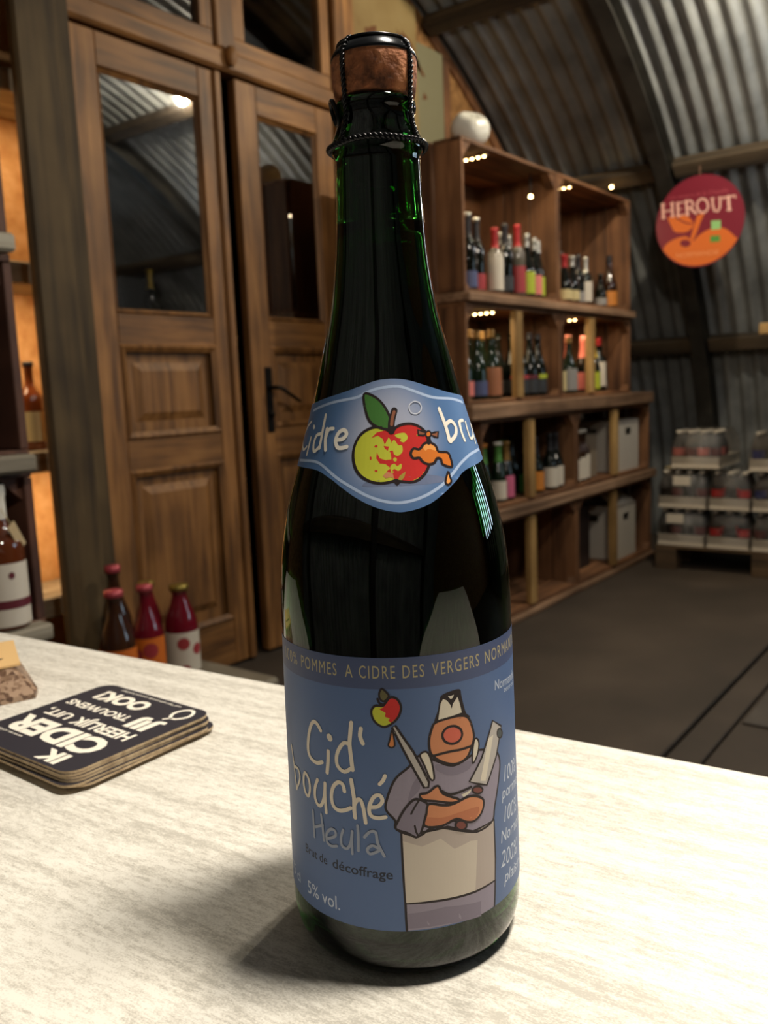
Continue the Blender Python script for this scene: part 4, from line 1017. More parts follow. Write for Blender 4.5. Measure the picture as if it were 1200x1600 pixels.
G_BLACK = mat('black_green_glass', (12, 16, 12), 0.06, 0, 0.5); G_GREEN = mat('dark_green_glass', (18, 34, 20), 0.08, 0, 0.5); G_BROWN = mat('brown_glass', (46, 26, 14), 0.08)
G_AMBER = mat('amber_glass', (120, 58, 22), 0.06, **{'Coat Weight': 0.6}); G_GREY = mat('clear_grey_glass', (96, 92, 84), 0.06); G_ROSE = mat('rose_glass', (92, 44, 22), 0.04, **{'Coat Weight': 0.6})
col_ = lambda nm, c, r=0.5, me=0.0: mat(nm, c, r, me)
P_WHITE = col_('paper_white', (216, 208, 194)); P_CREAM = col_('paper_cream', (206, 190, 140)); P_LIME = col_('paper_lime', (176, 190, 52)); P_PINK = col_('paper_pink', (222, 128, 120)); P_RED = col_('paper_red', (164, 56, 62))
P_ORANGE = col_('paper_orange', (206, 130, 52)); P_BROWN = col_('paper_brown', (168, 108, 74)); P_BLUE = col_('paper_blue', (80, 88, 128)); P_SKY = col_('paper_sky', (116, 136, 170)); P_DARK = col_('paper_dark', (52, 54, 58)); P_GREEN = col_('paper_green', (70, 130, 60)); P_MAG = col_('paper_magenta', (206, 104, 140))
P_MAROON = col_('paper_maroon', (98, 34, 46)); P_GREY = col_('paper_grey', (150, 148, 146))
F_RED = col_('foil_red', (160, 30, 34), 0.4, 0.2); F_GOLD = col_('foil_gold', (138, 104, 54), 0.4, 0.5); F_SILVER = col_('foil_silver', (176, 176, 170), 0.3, 0.7); F_BLACK = col_('foil_black', (26, 24, 30), 0.4, 0.2); F_PINK = col_('foil_pink', (214, 120, 104), 0.4, 0.3); F_YELLOW = col_('foil_yellow', (222, 190, 74), 0.4, 0.3)
F_GREEN = col_('foil_green', (84, 140, 66), 0.4, 0.2); F_WHITE = col_('foil_white', (222, 218, 208), 0.4); F_TEAL = col_('foil_teal', (30, 74, 66), 0.4, 0.2)

# ================================================================== the tall shelf of stacked crates
SF, SB = 1.90, 2.34      # front and back of the crates


def crate(label, x0, x1, z0, z1, y0=SF, y1=SB, nback=5, gussets=True):
    c = thing('wooden_crate', label, 'crate', ((x0 + x1) / 2, y0, z0), 0, 'fruit crates stacked on their sides as shelves')
    T = 0.016
    w = (x1 - x0 - 2 * T) / nback
    for k in range(nback):
        g = 0.006 + 0.012 * rnd.random()
        board('back_slat', M_CRATE_Z, x0 + T + k * w, x0 + T + (k + 1) * w - g, y1 - 0.012, y1, z0 + 0.002, z1 - 0.002, c, 0.002)
    nd = 3; dw = (y1 - y0 - 0.014) / nd
    for k in range(nd):
        a, b_ = y0 + k * dw, y0 + (k + 1) * dw - 0.007
        board('bottom_slat', M_CRATE_X, x0, x1, a, b_, z0, z0 + T, c, 0.002)
        board('top_slat', M_CRATE_X, x0, x1, a, b_, z1 - T, z1, c, 0.002)
        board('side_slat', M_CRATE_Z, x0, x0 + T, a, b_, z0 + T, z1 - T, c, 0.002)
        board('side_slat', M_CRATE_Z, x1 - T, x1, a, b_, z0 + T, z1 - T, c, 0.002)
    if z0 > 1.4: board('back_rail', M_CRATE_X, x0 + T, x1 - T, y1 - 0.030, y1 - 0.0125, z1 - 0.16, z1 - T - 0.002, c, 0.002)
    if gussets:
        L = c.location
        for cx, sx in ((x0 + T, 1), (x1 - T, -1)):
            for cz, sz in ((z0 + T, 1), (z1 - T, -1)):
                e = 0.065 if sz < 0 else 0.03
                MB().prism([(cx - L.x, cz - L.z), (cx + sx * e - L.x, cz - L.z), (cx - L.x, cz + sz * e - L.z)], 0.005, 0.045, 1).build('corner_block', M_CRATE_Y, c)
    return c


BAYS = {'A': (3.10, 3.965, 1.475, 2.085), 'B': (3.975, 4.895, 1.475, 2.085), 'C': (3.10, 3.985, 1.015, 1.435), 'D': (3.995, 4.895, 1.015, 1.435),
        'E': (3.20, 4.155, 0.545, 0.945), 'F': (4.165, 5.20, 0.545, 0.945), 'G': (3.20, 4.155, 0.03, 0.49), 'H': (4.165, 5.24, 0.03, 0.49)}
WH = {'A': 'upper left', 'B': 'upper right', 'C': 'second-row left', 'D': 'second-row right', 'E': 'third-row left', 'F': 'third-row right', 'G': 'bottom left', 'H': 'bottom right'}
for k, (x0, x1, z0, z1) in BAYS.items():
    crate('%s crate of the tall crate shelf' % WH[k], x0, x1, z0, z1, nback=5)
for nm, x0, x1, z0, z1, lb in (('shelf_plank', 3.09, 4.91, 1.436, 1.474, 'rough plank under the top row of crates'), ('shelf_plank', 3.09, 5.20, 0.947, 1.013, 'rough plank between second and third rows of crates'), ('shelf_plank', 3.18, 5.25, 0.492, 0.543, 'rough plank between third and bottom rows of crates'), ('shelf_plank', 3.18, 5.25, 0.0, 0.028, 'plank lying on the floor under the crate shelf')):
    tag(board(nm, M_PLANK, x0, x1, SF - 0.03, SB, z0, z1, None, 0.006), lb, 'plank', 'planks of the crate shelf')
for x, z0, z1, lb in ((3.545, 1.015, 1.435, 'pale upright batten in the second-row left crate'), (4.345, 1.015, 1.435, 'pale upright batten in the second-row right crate'), (3.645, 0.545, 0.945, 'pale upright batten in the third-row left crate'), (4.66, 0.545, 0.945, 'pale upright batten in the third-row right crate'),
                      (3.645, 0.03, 0.49, 'pale upright batten in the bottom left crate'), (4.64, 0.03, 0.49, 'pale upright batten in the bottom right crate')):
    tag(board('upright_batten', M_BATTEN, x - 0.03, x + 0.03, SF - 0.012, SF + 0.02, z0 + 0.017, z1 - 0.017, None, 0.003), lb, 'batten', 'battens propping the crates')

M_LED = mat('led_diode', (255, 214, 140), 0.5, emit=26.0)
M_LEDH = mat('led_strip_white', (200, 196, 186), 0.5)
for x, z, ya, lb, cnt in ((3.36, 2.062, 1.93, 'upper left', 6), (4.20, 2.062, 1.93, 'upper right', 4), (3.40, 1.412, 1.93, 'second-row left', 7), (4.25, 1.412, 1.93, 'second-row right', 5)):
    s_ = thing('led_strip', 'short glowing lamp strip under the roof of the %s crate' % lb, 'lamp', (x, ya, z), 0, 'lamp strips in the crates')
    MB().box(-0.006, 0.006, 0, 0.03 * cnt, -0.003, 0.003).build('strip', M_LEDH, s_)
    dm = MB().lathe([(-0.0085, 0), (-0.0075, 0.004), (-0.004, 0.0058), (-0.002, 0.006)], 8).mesh('diode', M_LED, True)
    for q in range(cnt): put('diode', dm, s_, loc=(0, 0.015 + 0.03 * q, 0))
    area('led_strip_light', (x + 0.05, ya + 0.10, z - 0.02), (x + 0.08, ya + 0.16, 0), 2.2, 0.5, (1.0, 0.76, 0.46), size_y=0.12)
for p, lb in (((3.82, 1.965, 1.962), 'small glowing bulb hanging in the upper left crate'), ((4.80, 1.97, 2.155), 'small glowing bulb on the roof side of the crate shelf')):
    b_ = thing('small_bulb', lb, 'lamp', p)
    MB().lathe([(-0.008, 0), (-0.006, 0.006), (0, 0.009), (0.006, 0.006), (0.009, 0)], 10).build('bulb', M_LED, b_, True)
    MB().lathe([(0.006, 0), (0.006, 0.004), (0.106 if p[2] < 2 else 0.02, 0.004), (0.106 if p[2] < 2 else 0.02, 0)], 8).build('socket', M_BLACK, b_, True)


# ---- bottles in the crates: x, depth, kind, height, radius, glass, label, capsule, words
def row(bay, items, group, zfloor=None):
    x0, x1, z0, z1 = BAYS[bay]
    for x, y, kind, H, R, gl, lb, fo, words, *opt in items:
        o = opt[0] if opt else {}
        mk_bottle('shelf_bottle', '%s, in the %s crate' % (words, WH[bay]), 'bottle', (x, y, z0 + 0.0165), kind, H, R, gl, lb, fo, group, **o)


row('A', [(3.30, 2.00, 'wine', 0.33, .037, G_BLACK, P_BLUE, F_BLACK, 'tall black bottle with a blue label at the left end', {'cap': F_SILVER}), (3.405, 2.02, 'wine', 0.325, .037, G_BLACK, P_RED, F_BLACK, 'tall black bottle with a dull red label', {'cap': F_SILVER}),
          (3.47, 1.965, 'wine', 0.285, .036, G_GREY, P_WHITE, F_RED, 'bottle with a tall white label and red capsule', {'lab_z': (.06, .62)}), (3.57, 1.97, 'wine', 0.315, .037, G_BLACK, P_DARK, F_BLACK, 'black bottle with a dark label right of the white-labelled one', {}),
          (3.66, 1.955, 'wine', 0.32, .036, G_GREY, P_RED, F_RED, 'slim grey bottle with pink-red label and bright red capsule', {'lab_z': (.05, .42)}), (3.672, 2.05, 'sparkling', 0.30, .039, G_BLACK, P_SKY, F_SILVER, 'black bottle with a light blue label and silver neck', {'foil_from': .80}),
          (3.752, 1.955, 'sparkling', 0.29, .036, G_BLACK, P_LIME, F_SILVER, 'black bottle with a lime label, left of the pink-labelled one', {'foil_from': .80, 'lab_z': (.06, .40)}), (3.826, 1.955, 'sparkling', 0.28, .035, G_BLACK, P_PINK, F_SILVER, 'black bottle with a pink and white label', {'foil_from': .80, 'lab_z': (.06, .38)}),
          (3.888, 1.965, 'sparkling', 0.275, .030, G_BLACK, P_LIME, F_SILVER, 'black bottle with a lime label at the right end', {'foil_from': .80, 'lab_z': (.06, .38)}), (3.50, 2.13, 'wine', 0.31, .037, G_BLACK, None, F_BLACK, 'black unlabelled bottle behind the white-labelled one', {}), (3.77, 2.06, 'sparkling', 0.30, .036, G_BLACK, None, F_SILVER, 'black bottle with silver neck behind the left lime-labelled one', {'foil_from': .80}), (3.86, 2.06, 'sparkling', 0.30, .036, G_BLACK, None, F_SILVER, 'black bottle with silver neck behind the pink-labelled one', {'foil_from': .80})],
    'bottles in the upper left crate')
row('B', [(4.06, 2.03, 'wine', 0.28, .038, G_BROWN, P_RED, F_YELLOW, 'brown bottle with red label and yellow top', {'foil_from': .85}), (4.13, 2.10, 'wine', 0.33, .038, G_GREEN, P_WHITE, F_TEAL, 'green bottle with a teal capsule at the back', {}),
          (4.165, 1.96, 'flask', 0.235, .036, G_BLACK, P_CREAM, F_RED, 'squat bottle with cream label and red collar', {'foil_from': .74}), (4.245, 1.955, 'flask', 0.235, .036, G_BLACK, P_CREAM, F_SILVER, 'squat bottle with cream label and silver neck', {'foil_from': .78}),
          (4.37, 1.98, 'wine', 0.25, .033, G_BLACK, P_GREY, F_BLACK, 'small dark bottle with a grey label', {}), (4.455, 1.975, 'wine', 0.25, .034, G_BLACK, P_WHITE, F_SILVER, 'small dark bottle with a white label and silver neck', {'lab_z': (.08, .5)}),
          (4.55, 2.02, 'wine', 0.27, .038, G_BLACK, P_CREAM, F_BLACK, 'dark bottle with tall cream label', {'lab_z': (.2, .62)}), (4.63, 1.965, 'flask', 0.18, .034, G_BLACK, P_GREY, None, 'short dark bottle with a grey label'),
          (4.775, 1.975, 'sparkling', 0.29, .042, G_BROWN, P_ORANGE, F_BLACK, 'brown bottle with an orange label at the right end', {'foil_from': .86, 'lab_z': (.05, .32)}), (4.30, 2.14, 'wine', 0.31, .037, G_BLACK, None, F_BLACK, 'tall black bottle in the back row, left one'), (4.41, 2.15, 'wine', 0.31, .037, G_BLACK, None, F_BLACK, 'tall black bottle in the back row, second from the left'), (4.52, 2.15, 'wine', 0.31, .037, G_BLACK, None, F_BLACK, 'tall black bottle in the back row, third from the left'), (4.64, 2.10, 'wine', 0.30, .037, G_BLACK, P_CREAM, F_BLACK, 'tall black bottle in the back row, right one')], 'bottles in the upper right crate')
row('C', [(3.195, 1.975, 'sparkling', 0.30, .043, G_GREEN, P_PINK, F_GOLD, 'green bottle with gold neck at the left end', {'foil_from': .88}), (3.245, 2.085, 'sparkling', 0.30, .043, G_GREEN, P_BROWN, F_GOLD, 'green bottle with gold neck, back row left', {'foil_from': .88}),
          (3.292, 1.965, 'sparkling', 0.295, .043, G_GREEN, P_BLUE, F_GOLD, 'green bottle with gold neck and blue label', {'foil_from': .88}), (3.365, 2.05, 'sparkling', 0.305, .043, G_GREEN, P_BROWN, F_GOLD, 'green bottle with gold neck, back row middle', {'foil_from': .88}),
          (3.40, 1.955, 'sparkling', 0.30, .043, G_GREEN, P_BROWN, F_GOLD, 'green bottle with a large tan label left of the batten', {'foil_from': .88, 'lab_z': (.05, .46)}), (3.475, 2.05, 'sparkling', 0.30, .043, G_GREEN, P_CREAM, F_GOLD, 'green bottle with a cream label behind the batten', {'foil_from': .88}),
          (3.64, 2.06, 'sparkling', 0.30, .042, G_BLACK, P_DARK, None, 'black bottle right of the batten, back row left'), (3.735, 2.04, 'sparkling', 0.30, .042, G_BLACK, P_DARK, None, 'black bottle right of the batten, back row right'),
          (3.66, 1.955, 'sparkling', 0.295, .042, G_BLACK, P_DARK, F_BLACK, 'black bottle with a red band on its label', {'stripe': (P_RED, .28, .34), 'foil_from': .9}), (3.76, 1.955, 'sparkling', 0.295, .042, G_BLACK, P_DARK, F_BLACK, 'black bottle with a dark red band on its label', {'stripe': (P_MAROON, .28, .34), 'foil_from': .9}),
          (3.855, 1.96, 'sparkling', 0.295, .042, G_BLACK, P_DARK, F_BLACK, 'black bottle with a green band on its label', {'stripe': (P_LIME, .28, .35), 'foil_from': .9})], 'bottles in the second-row left crate')
row('D', [(4.095, 1.97, 'sparkling', 0.29, .043, G_GREEN, P_CREAM, F_GOLD, 'green bottle with a cream label at the left end', {'foil_from': .88, 'lab_z': (.06, .40)}), (4.16, 2.075, 'sparkling', 0.30, .043, G_GREEN, None, F_GOLD, 'green bottle with a gold top in the back row', {'foil_from': .88}),
          (4.205, 1.96, 'sparkling', 0.29, .043, G_GREEN, P_GREY, F_GOLD, 'green bottle with a pale flowered label', {'foil_from': .88, 'lab_z': (.06, .44)}), (4.285, 2.0, 'sparkling', 0.30, .042, G_BLACK, P_WHITE, F_PINK, 'black bottle with pink foil left of the batten', {'foil_from': .62}),
          (4.435, 1.985, 'sparkling', 0.30, .042, G_BLACK, P_PINK, F_PINK, 'black bottle with pink foil and pink label', {'foil_from': .62, 'lab_z': (.06, .36)}), (4.535, 1.975, 'sparkling', 0.30, .042, G_BLACK, P_LIME, F_YELLOW, 'black bottle with yellow foil and lime label', {'foil_from': .62, 'lab_z': (.06, .36)}),
          (4.655, 1.99, 'wine', 0.295, .040, G_BLACK, P_WHITE, F_RED, 'dark bottle with a white label and dull red top', {'foil_from': .86, 'lab_z': (.1, .55)}), (4.745, 2.02, 'wine', 0.25, .036, G_BLACK, P_GREY, F_BLACK, 'small black bottle at the right end', {}), (4.07, 2.13, 'sparkling', 0.30, .042, G_GREEN, None, F_GOLD, 'green bottle with a gold top in the back left corner', {'foil_from': .88}), (4.25, 2.11, 'sparkling', 0.30, .042, G_BLACK, None, F_PINK, 'black bottle with pink foil in the back row', {'foil_from': .62})], 'bottles in the second-row right crate')
row('E', [(3.33, 1.97, 'flask', 0.27, .036, G_GREEN, P_WHITE, F_GREEN, 'green-necked bottle with an orange cap', {'cap': P_ORANGE, 'foil_from': .68, 'lab_z': (.05, .3)}), (3.392, 2.045, 'flask', 0.27, .036, G_BROWN, P_WHITE, F_BLACK, 'brown bottle beside the orange-capped one', {}),
          (3.455, 1.965, 'flask', 0.27, .036, G_GREEN, P_WHITE, F_GREEN, 'green-necked bottle with a white cap', {'cap': F_WHITE, 'foil_from': .68, 'lab_z': (.05, .36)}), (3.53, 1.965, 'flask', 0.27, .036, G_BLACK, P_MAG, F_GOLD, 'bottle with gold neck and magenta label', {'foil_from': .68, 'lab_z': (.05, .42)}),
          (3.59, 2.02, 'flask', 0.27, .036, G_GREEN, P_WHITE, F_GREEN, 'green-necked bottle behind the batten', {'foil_from': .7}), (3.725, 1.96, 'sparkling', 0.27, .040, G_BLACK, P_GREEN, F_YELLOW, 'black bottle with yellow neck and green label', {'foil_from': .74, 'lab_z': (.05, .38)}),
          (3.815, 1.96, 'sparkling', 0.275, .040, G_BLACK, P_ORANGE, F_BLACK, 'black bottle with an orange label', {'lab_z': (.05, .38)}), (3.885, 2.045, 'sparkling', 0.285, .040, G_BLACK, P_MAG, None, 'black bottle with a pink label', {'lab_z': (.05, .38)}),
          (3.95, 1.95, 'sparkling', 0.28, .040, G_BLACK, P_WHITE, F_BLACK, 'black bottle with a wide white label', {'lab_z': (.05, .40)}), (4.045, 1.965, 'sparkling', 0.28, .040, G_BLACK, P_WHITE, F_BLACK, 'black bottle with a white label at the right end', {'lab_z': (.05, .40)}), (3.33, 2.09, 'flask', 0.27, .036, G_BROWN, None, F_BLACK, 'brown bottle in the back row, left one'), (3.48, 2.08, 'flask', 0.27, .036, G_GREEN, None, F_GREEN, 'green-necked bottle in the back row', {'foil_from': .7}), (3.77, 2.07, 'sparkling', 0.28, .040, G_BLACK, None, None, 'black bottle in the back row right of the batten'), (4.0, 2.07, 'sparkling', 0.285, .040, G_BLACK, None, None, 'black bottle in the back right corner')], 'bottles in the third-row left crate')
row('F', [(4.25, 1.955, 'wine', 0.27, .033, G_BROWN, P_WHITE, None, 'slim brown bottle with a white label, left one of three', {'cap': F_WHITE, 'lab_z': (.05, .45)}), (4.32, 1.955, 'wine', 0.27, .033, G_BROWN, P_WHITE, None, 'slim brown bottle with a white label, middle one of three', {'cap': F_WHITE, 'lab_z': (.05, .48)}),
          (4.39, 1.965, 'wine', 0.27, .033, G_BROWN, P_WHITE, None, 'slim brown bottle with a white label, right one of three', {'cap': F_WHITE, 'lab_z': (.05, .52)})], 'slim brown bottles in the third-row right crate')
for (x, z, gl, lb_) in ((2.62, 0.276, G_GREEN, 'lowest'), (2.66, 0.646, G_BROWN, 'second'), (2.66, 1.016, G_GREEN, 'third'), (2.60, 1.386, G_BLACK, 'highest')):
    mk_bottle('store_bottle', 'dim bottle on the %s board seen through the gap of the doors' % lb_, 'bottle', (x, 3.27, z), 'wine', 0.29, 0.037, gl, P_CREAM, F_YELLOW, 'bottles in the store room')


def carton(name, label, x0, x1, y0, y1, z0, z1, m, hole=True, rz=0.0, flap=False):
    cx, cy = (x0 + x1) / 2, (y0 + y1) / 2
    c = thing(name, label, 'box', (cx, cy, z0), rz)
    w, d, h = (x1 - x0) / 2, (y1 - y0) / 2, z1 - z0; T = 0.004
    MB().box(-w, w, -d, d, 0, T).build('base', m, c)
    if hole:   # front wall with a hand hole
        hz0, hz1, hw = h * 0.70, h * 0.84, 0.045
        MB().box(-w, -hw, -d, -d + T, T, h).box(hw, w, -d, -d + T, T, h).box(-hw, hw, -d, -d + T, T, hz0).box(-hw, hw, -d, -d + T, hz1, h).build('front_wall', m, c)
    else: MB().box(-w, w, -d, -d + T, T, h).build('front_wall', m, c)
    MB().box(-w, w, d - T, d, T, h).build('rear_wall', m, c)
    if hole: MB().box(-w, -w + T, -d + T, d - T, T, h * .7).box(-w, -w + T, -d + T, -0.045, h * .7, h).box(-w, -w + T, 0.045, d - T, h * .7, h).box(-w, -w + T, -0.045, 0.045, h * .84, h).build('side_wall', m, c)
    else: MB().box(-w, -w + T, -d + T, d - T, T, h).build('side_wall', m, c)
    MB().box(w - T, w, -d + T, d - T, T, h).build('side_wall', m, c)
    if flap:
        MB().add([(-w, -d, h), (w, -d, h), (w, -d + 0.10, h + 0.06), (-w, -d + 0.10, h + 0.06), (-w, -d, h + .003), (w, -d, h + .003), (w, -d + 0.10, h + 0.063), (-w, -d + 0.10, h + 0.063)], [(0, 1, 2, 3), (7, 6, 5, 4), (0, 4, 5, 1), (1, 5, 6, 2), (2, 6, 7, 3), (3, 7, 4, 0)]).build('flap', m, c)
    else: MB().box(-w, w, -d, d, h - T, h).build('lid', m, c)
    return c


M_CARTONW = mat('white_carton', (206, 200, 190), 0.6); M_CARTONG = mat('grey_carton', (140, 128, 112), 0.7)
carton('carton_box', 'white carton with a hand hole in the third-row right crate', 4.78, 5.10, 1.93, 2.28, 0.5625, 0.86, M_CARTONW, True)
carton('carton_box', 'grey-brown carton left of the white one in the third-row right crate', 4.43, 4.62, 1.99, 2.30, 0.5625, 0.80, M_CARTONG, False)
carton('carton_box', 'open white carton standing in the bottom right crate', 4.76, 5.05, 1.93, 2.25, 0.047, 0.36, M_CARTONW, True, flap=True)
carton('carton_box', 'dark box in the bottom right crate behind the batten', 4.22, 4.58, 2.02, 2.30, 0.047, 0.40, mat('dark_carton', (44, 30, 26), 0.7), False)

# white ceramic apple on top of the shelf
ap = thing('ceramic_apple', 'round white ceramic apple on top of the crate shelf', 'ornament', (3.34, 2.02, 2.086))
m5 = MB(); R = 0.084; prof = []
for k in range(25):
    th = PI * k / 24; rr = R * math.sin(th) * (1 + 0.05 * math.cos(th)); zz_ = R * 0.92 * (1 - math.cos(th)) - 0.034 * math.exp(-((PI - th) / 0.5) ** 2)
    prof.append((zz_, rr))
vs = []; N = 40
for z_, r_ in prof:
    for k in range(N):
        a = 2 * PI * k / N; q = 1 + 0.06 * math.cos(5 * a) * (z_ / (2 * R)); vs.append((r_ * q * math.cos(a), r_ * q * math.sin(a), z_))
m5.add(vs, [(i * N + k, i * N + (k + 1) % N, (i + 1) * N + (k + 1) % N, (i + 1) * N + k) for i in range(len(prof) - 1) for k in range(N)])
m5.build('fruit', mat('white_glaze', (226, 224, 214), 0.3), ap, True)
ap.rotation_euler = (math.radians(26), math.radians(-20), 0); ap.location.z += 0.016
MB().tube([(0, 0, 0.110), (0.002, 0, 0.128), (0.006, 0.002, 0.138)], [0.005, 0.004, 0.005], 8).build('stalk', mat('white_glaze', (226, 224, 214), 0.3), ap, True)

SIGN_ART = [
 ('f','HILL',0,0,[(-195,-122),(-170,-92),(-121,-72),(-72,-68),(-48,-84),(-28,-96),(0,-72),(47,-50),(94,-45),(140,-59),(189,-107)]),
 ('f','sorange',0,1,[(-166,41),(-122,44),(-78,47),(-49,24),(-32,-2),(-34,-25),(-63,-45),(-97,-45),(-131,-35),(-151,1)]),
 ('f','sorange',0,0,[(-48,-89),(-29,-26),(-10,32),(18,37),(32,45),(9,-3),(-10,-52),(-28,-92)]),
 ('f','smaroon',0,1,[(-44,-108),(-46,-115),(-52,-120),(-61,-123),(-72,-123),(-83,-120),(-92,-115),(-98,-108),(-100,-100),(-98,-93),(-92,-88),(-83,-85),(-72,-85),(-61,-88),(-52,-93),(-46,-100)]),
 ('s','smaroon',7,1,[(-122,35),(-77,5),(-39,-8)]),
 ('f','sgreen2',0,0,[(63,-7),(112,-11),(112,-55),(64,-54)]),
 ('f','sgreen',0,0,[(59,-84),(109,-87),(110,-119),(60,-116)]),
 ('s','spink',15,0,[(-196,117),(-192,45)]),
 ('s','spink',13,0,[(-145,115),(-141,46)]),
 ('s','spink',7,0,[(-193,79),(-143,78)]),
 ('s','spink',14,0,[(-115,111),(-111,42)]),
 ('s','spink',7,0,[(-115,110),(-86,110)]),
 ('s','spink',6,0,[(-113,77),(-92,77)]),
 ('s','spink',7,0,[(-111,43),(-83,48)]),
 ('s','spink',14,0,[(-69,114),(-62,42)]),
 ('s','spink',12,0,[(-47,75),(-30,56),(-16,43)]),
 ('s','spink',11,0,[(68,106),(71,71),(80,42),(97,37),(107,56),(107,104)]),
 ('s','spink',15,0,[(149,103),(155,35)]),
 ('s','spink',8,0,[(124,101),(183,102)]),
 ('s','spink',6,0,[(-206,116),(-184,117)]),
 ('s','spink',6,0,[(-202,45),(-181,45)]),
 ('s','spink',6,0,[(-155,113),(-134,114)]),
 ('s','spink',6,0,[(-151,46),(-130,46)]),
 ('s','spink',6,0,[(-77,113),(-54,114)]),
 ('s','spink',6,0,[(-72,42),(-51,43)]),
 ('s','spink',6,0,[(59,106),(78,106)]),
 ('s','spink',6,0,[(99,103),(117,104)]),
 ('s','spink',6,0,[(143,35),(166,34)]),
 ('s','spink',5,0,[(125,104),(124,90)]),
 ('s','spink',5,0,[(183,102),(185,89)]),
 ('s','spink',10,1,[(-69,111),(-45,112),(-32,92),(-44,77),(-64,75)]),
 ('c','spink',11,1,[(46,72),(44,59),(38,49),(29,43),(18,42),(7,46),(-2,55),(-9,67),(-11,81),(-9,94),(-3,105),(6,111),(17,112),(28,108),(37,99),(43,86)]),
]
# ================================================================== round sign on the roof
SX, SY, SZ, SR = 4.85, 1.503, 1.910, 0.232
INK2 = dict(smaroon=(126, 30, 50), sorange=(222, 112, 44), spink=(238, 186, 170), sgreen=(84, 150, 66), sgreen2=(150, 204, 130), stext=(190, 84, 96), sot=(240, 160, 104))
PS = {k: mat('sign_' + k, c, 0.4) for k, c in INK2.items()}
sg = thing('round_sign', 'round maroon and orange cider sign hanging from the roof by a string', 'sign', (SX, SY, SZ))
pl = MB(); N = 64
pl.prism([(SR * math.cos(2 * PI * k / N), SR * 1.02 * math.sin(2 * PI * k / N)) for k in range(N)], 0.0, 0.006, 0); disc = pl.build('disc', PS['smaroon'], sg)
MB().tube([(0.003, 0, SR * 1.0), (0.01, 0.002, SR + 0.045), (0.035, 0.0, SR + 0.11)], 0.002, 6).build('string', mat('twine', (150, 110, 90), 0.8), sg)
its = []; cols = sorted(PS)
for q, (kind, colr, w, sm, pts) in enumerate(SIGN_ART):
    pts = [(a, b_) for a, b_ in pts]
    if colr == 'HILL':
        colr = 'sorange'; pts = smooth_pts(pts, False)
        def clampr(p):
            d = math.hypot(*p); return p if d < 229 else (p[0] * 229 / d, p[1] * 229 / d)
        pts = [clampr(p) for p in pts]
        a0 = math.atan2(pts[-1][1], pts[-1][0]); a1 = math.atan2(pts[0][1], pts[0][0])
        if a1 > a0: a1 -= 2 * PI
        pts += [(229 * math.cos(a0 + (a1 - a0) * k / 30), 229 * math.sin(a0 + (a1 - a0) * k / 30)) for k in range(31)]
    elif sm: pts = smooth_pts(pts, kind != 's')
    v2, f2 = flat_fill(pts) if kind == 'f' else flat_stroke(pts, w, kind == 'c')
    its.append((cols.index(colr), 0.3 + 0.05 * q, v2, f2))
for txt, a, b_, c_, d_, h_, colr in (('Les vergers de la Chapelle', -160, 137, 148, 127, 19, 'stext'), ('NORMANDIE', -122, -176, 105, -184, 26, 'sot')):
    v2, f2 = flat_text(txt, a, b_, c_, d_, h_); its.append((cols.index(colr), 2.0, v2, f2))
me = print_mesh('sign_print', its, lambda u, v, la: (-la * 1e-3, -u * 1e-3, v * 1e-3), [PS[c] for c in cols])
put('sign_print', me, disc, 'serif capitals, leaf and orange hills printed on the sign')

# ================================================================== pallet with shrink-wrapped packs
PX = 4.86
pal = thing('wooden_pallet', 'low wooden pallet under the shrink-wrapped bottle packs', 'pallet', (PX + 0.3, 1.2, 0))
for k in range(5): board('deck_board', M_PALLET, PX + 0.0 + k * 0.13, PX + 0.10 + k * 0.13, 0.56, 1.74, 0.122, 0.142, pal)
for y in (0.62, 1.15, 1.68):
    for x in (PX + 0.05, PX + 0.31, PX + 0.57): board('pallet_block', M_PALLET, x - 0.05, x + 0.05, y - 0.06, y + 0.06, 0.0, 0.122, pal)
M_FILM = bpy.data.materials.new('shrink_film'); M_FILM.use_nodes = True
t, n, l, b = nt(M_FILM); tr = n.new('ShaderNodeBsdfTransparent'); gl_ = n.new('ShaderNodeBsdfGlossy'); gl_.inputs['Roughness'].default_value = 0.22; mx = n.new('ShaderNodeMixShader'); lw = n.new('ShaderNodeLayerWeight'); lw.inputs[0].default_value = 0.35
nz = n.new('ShaderNodeTexNoise'); nz.inputs['Scale'].default_value = 22; bp = n.new('ShaderNodeBump'); bp.inputs['Strength'].default_value = 0.9; bp.inputs['Distance'].default_value = 0.01; l.new(nz.outputs['Fac'], bp.inputs['Height']); l.new(bp.outputs[0], gl_.inputs['Normal'])
ma = n.new('ShaderNodeMath'); ma.operation = 'MULTIPLY_ADD'; l.new(lw.outputs['Fresnel'], ma.inputs[0]); ma.inputs[1].default_value = 0.5; ma.inputs[2].default_value = 0.08
l.new(ma.outputs[0], mx.inputs[0]); l.new(tr.outputs[0], mx.inputs[1]); l.new(gl_.outputs[0], mx.inputs[2]); l.new(mx.outputs[0], n['Material Output'].inputs[0])
M_TRAY = mat('tray_card', (214, 204, 188), 0.7)
M_PET = mat('dark_cola', (30, 20, 18), 0.08); M_PETC = mat('clear_pet', (84, 84, 84), 0.08)
PETP = [(0, .026), (.004, .031), (.05, .032), (.06, .030), (.11, .032), (.13, .030), (.155, .018), (.175, .011), (.19, .011)]


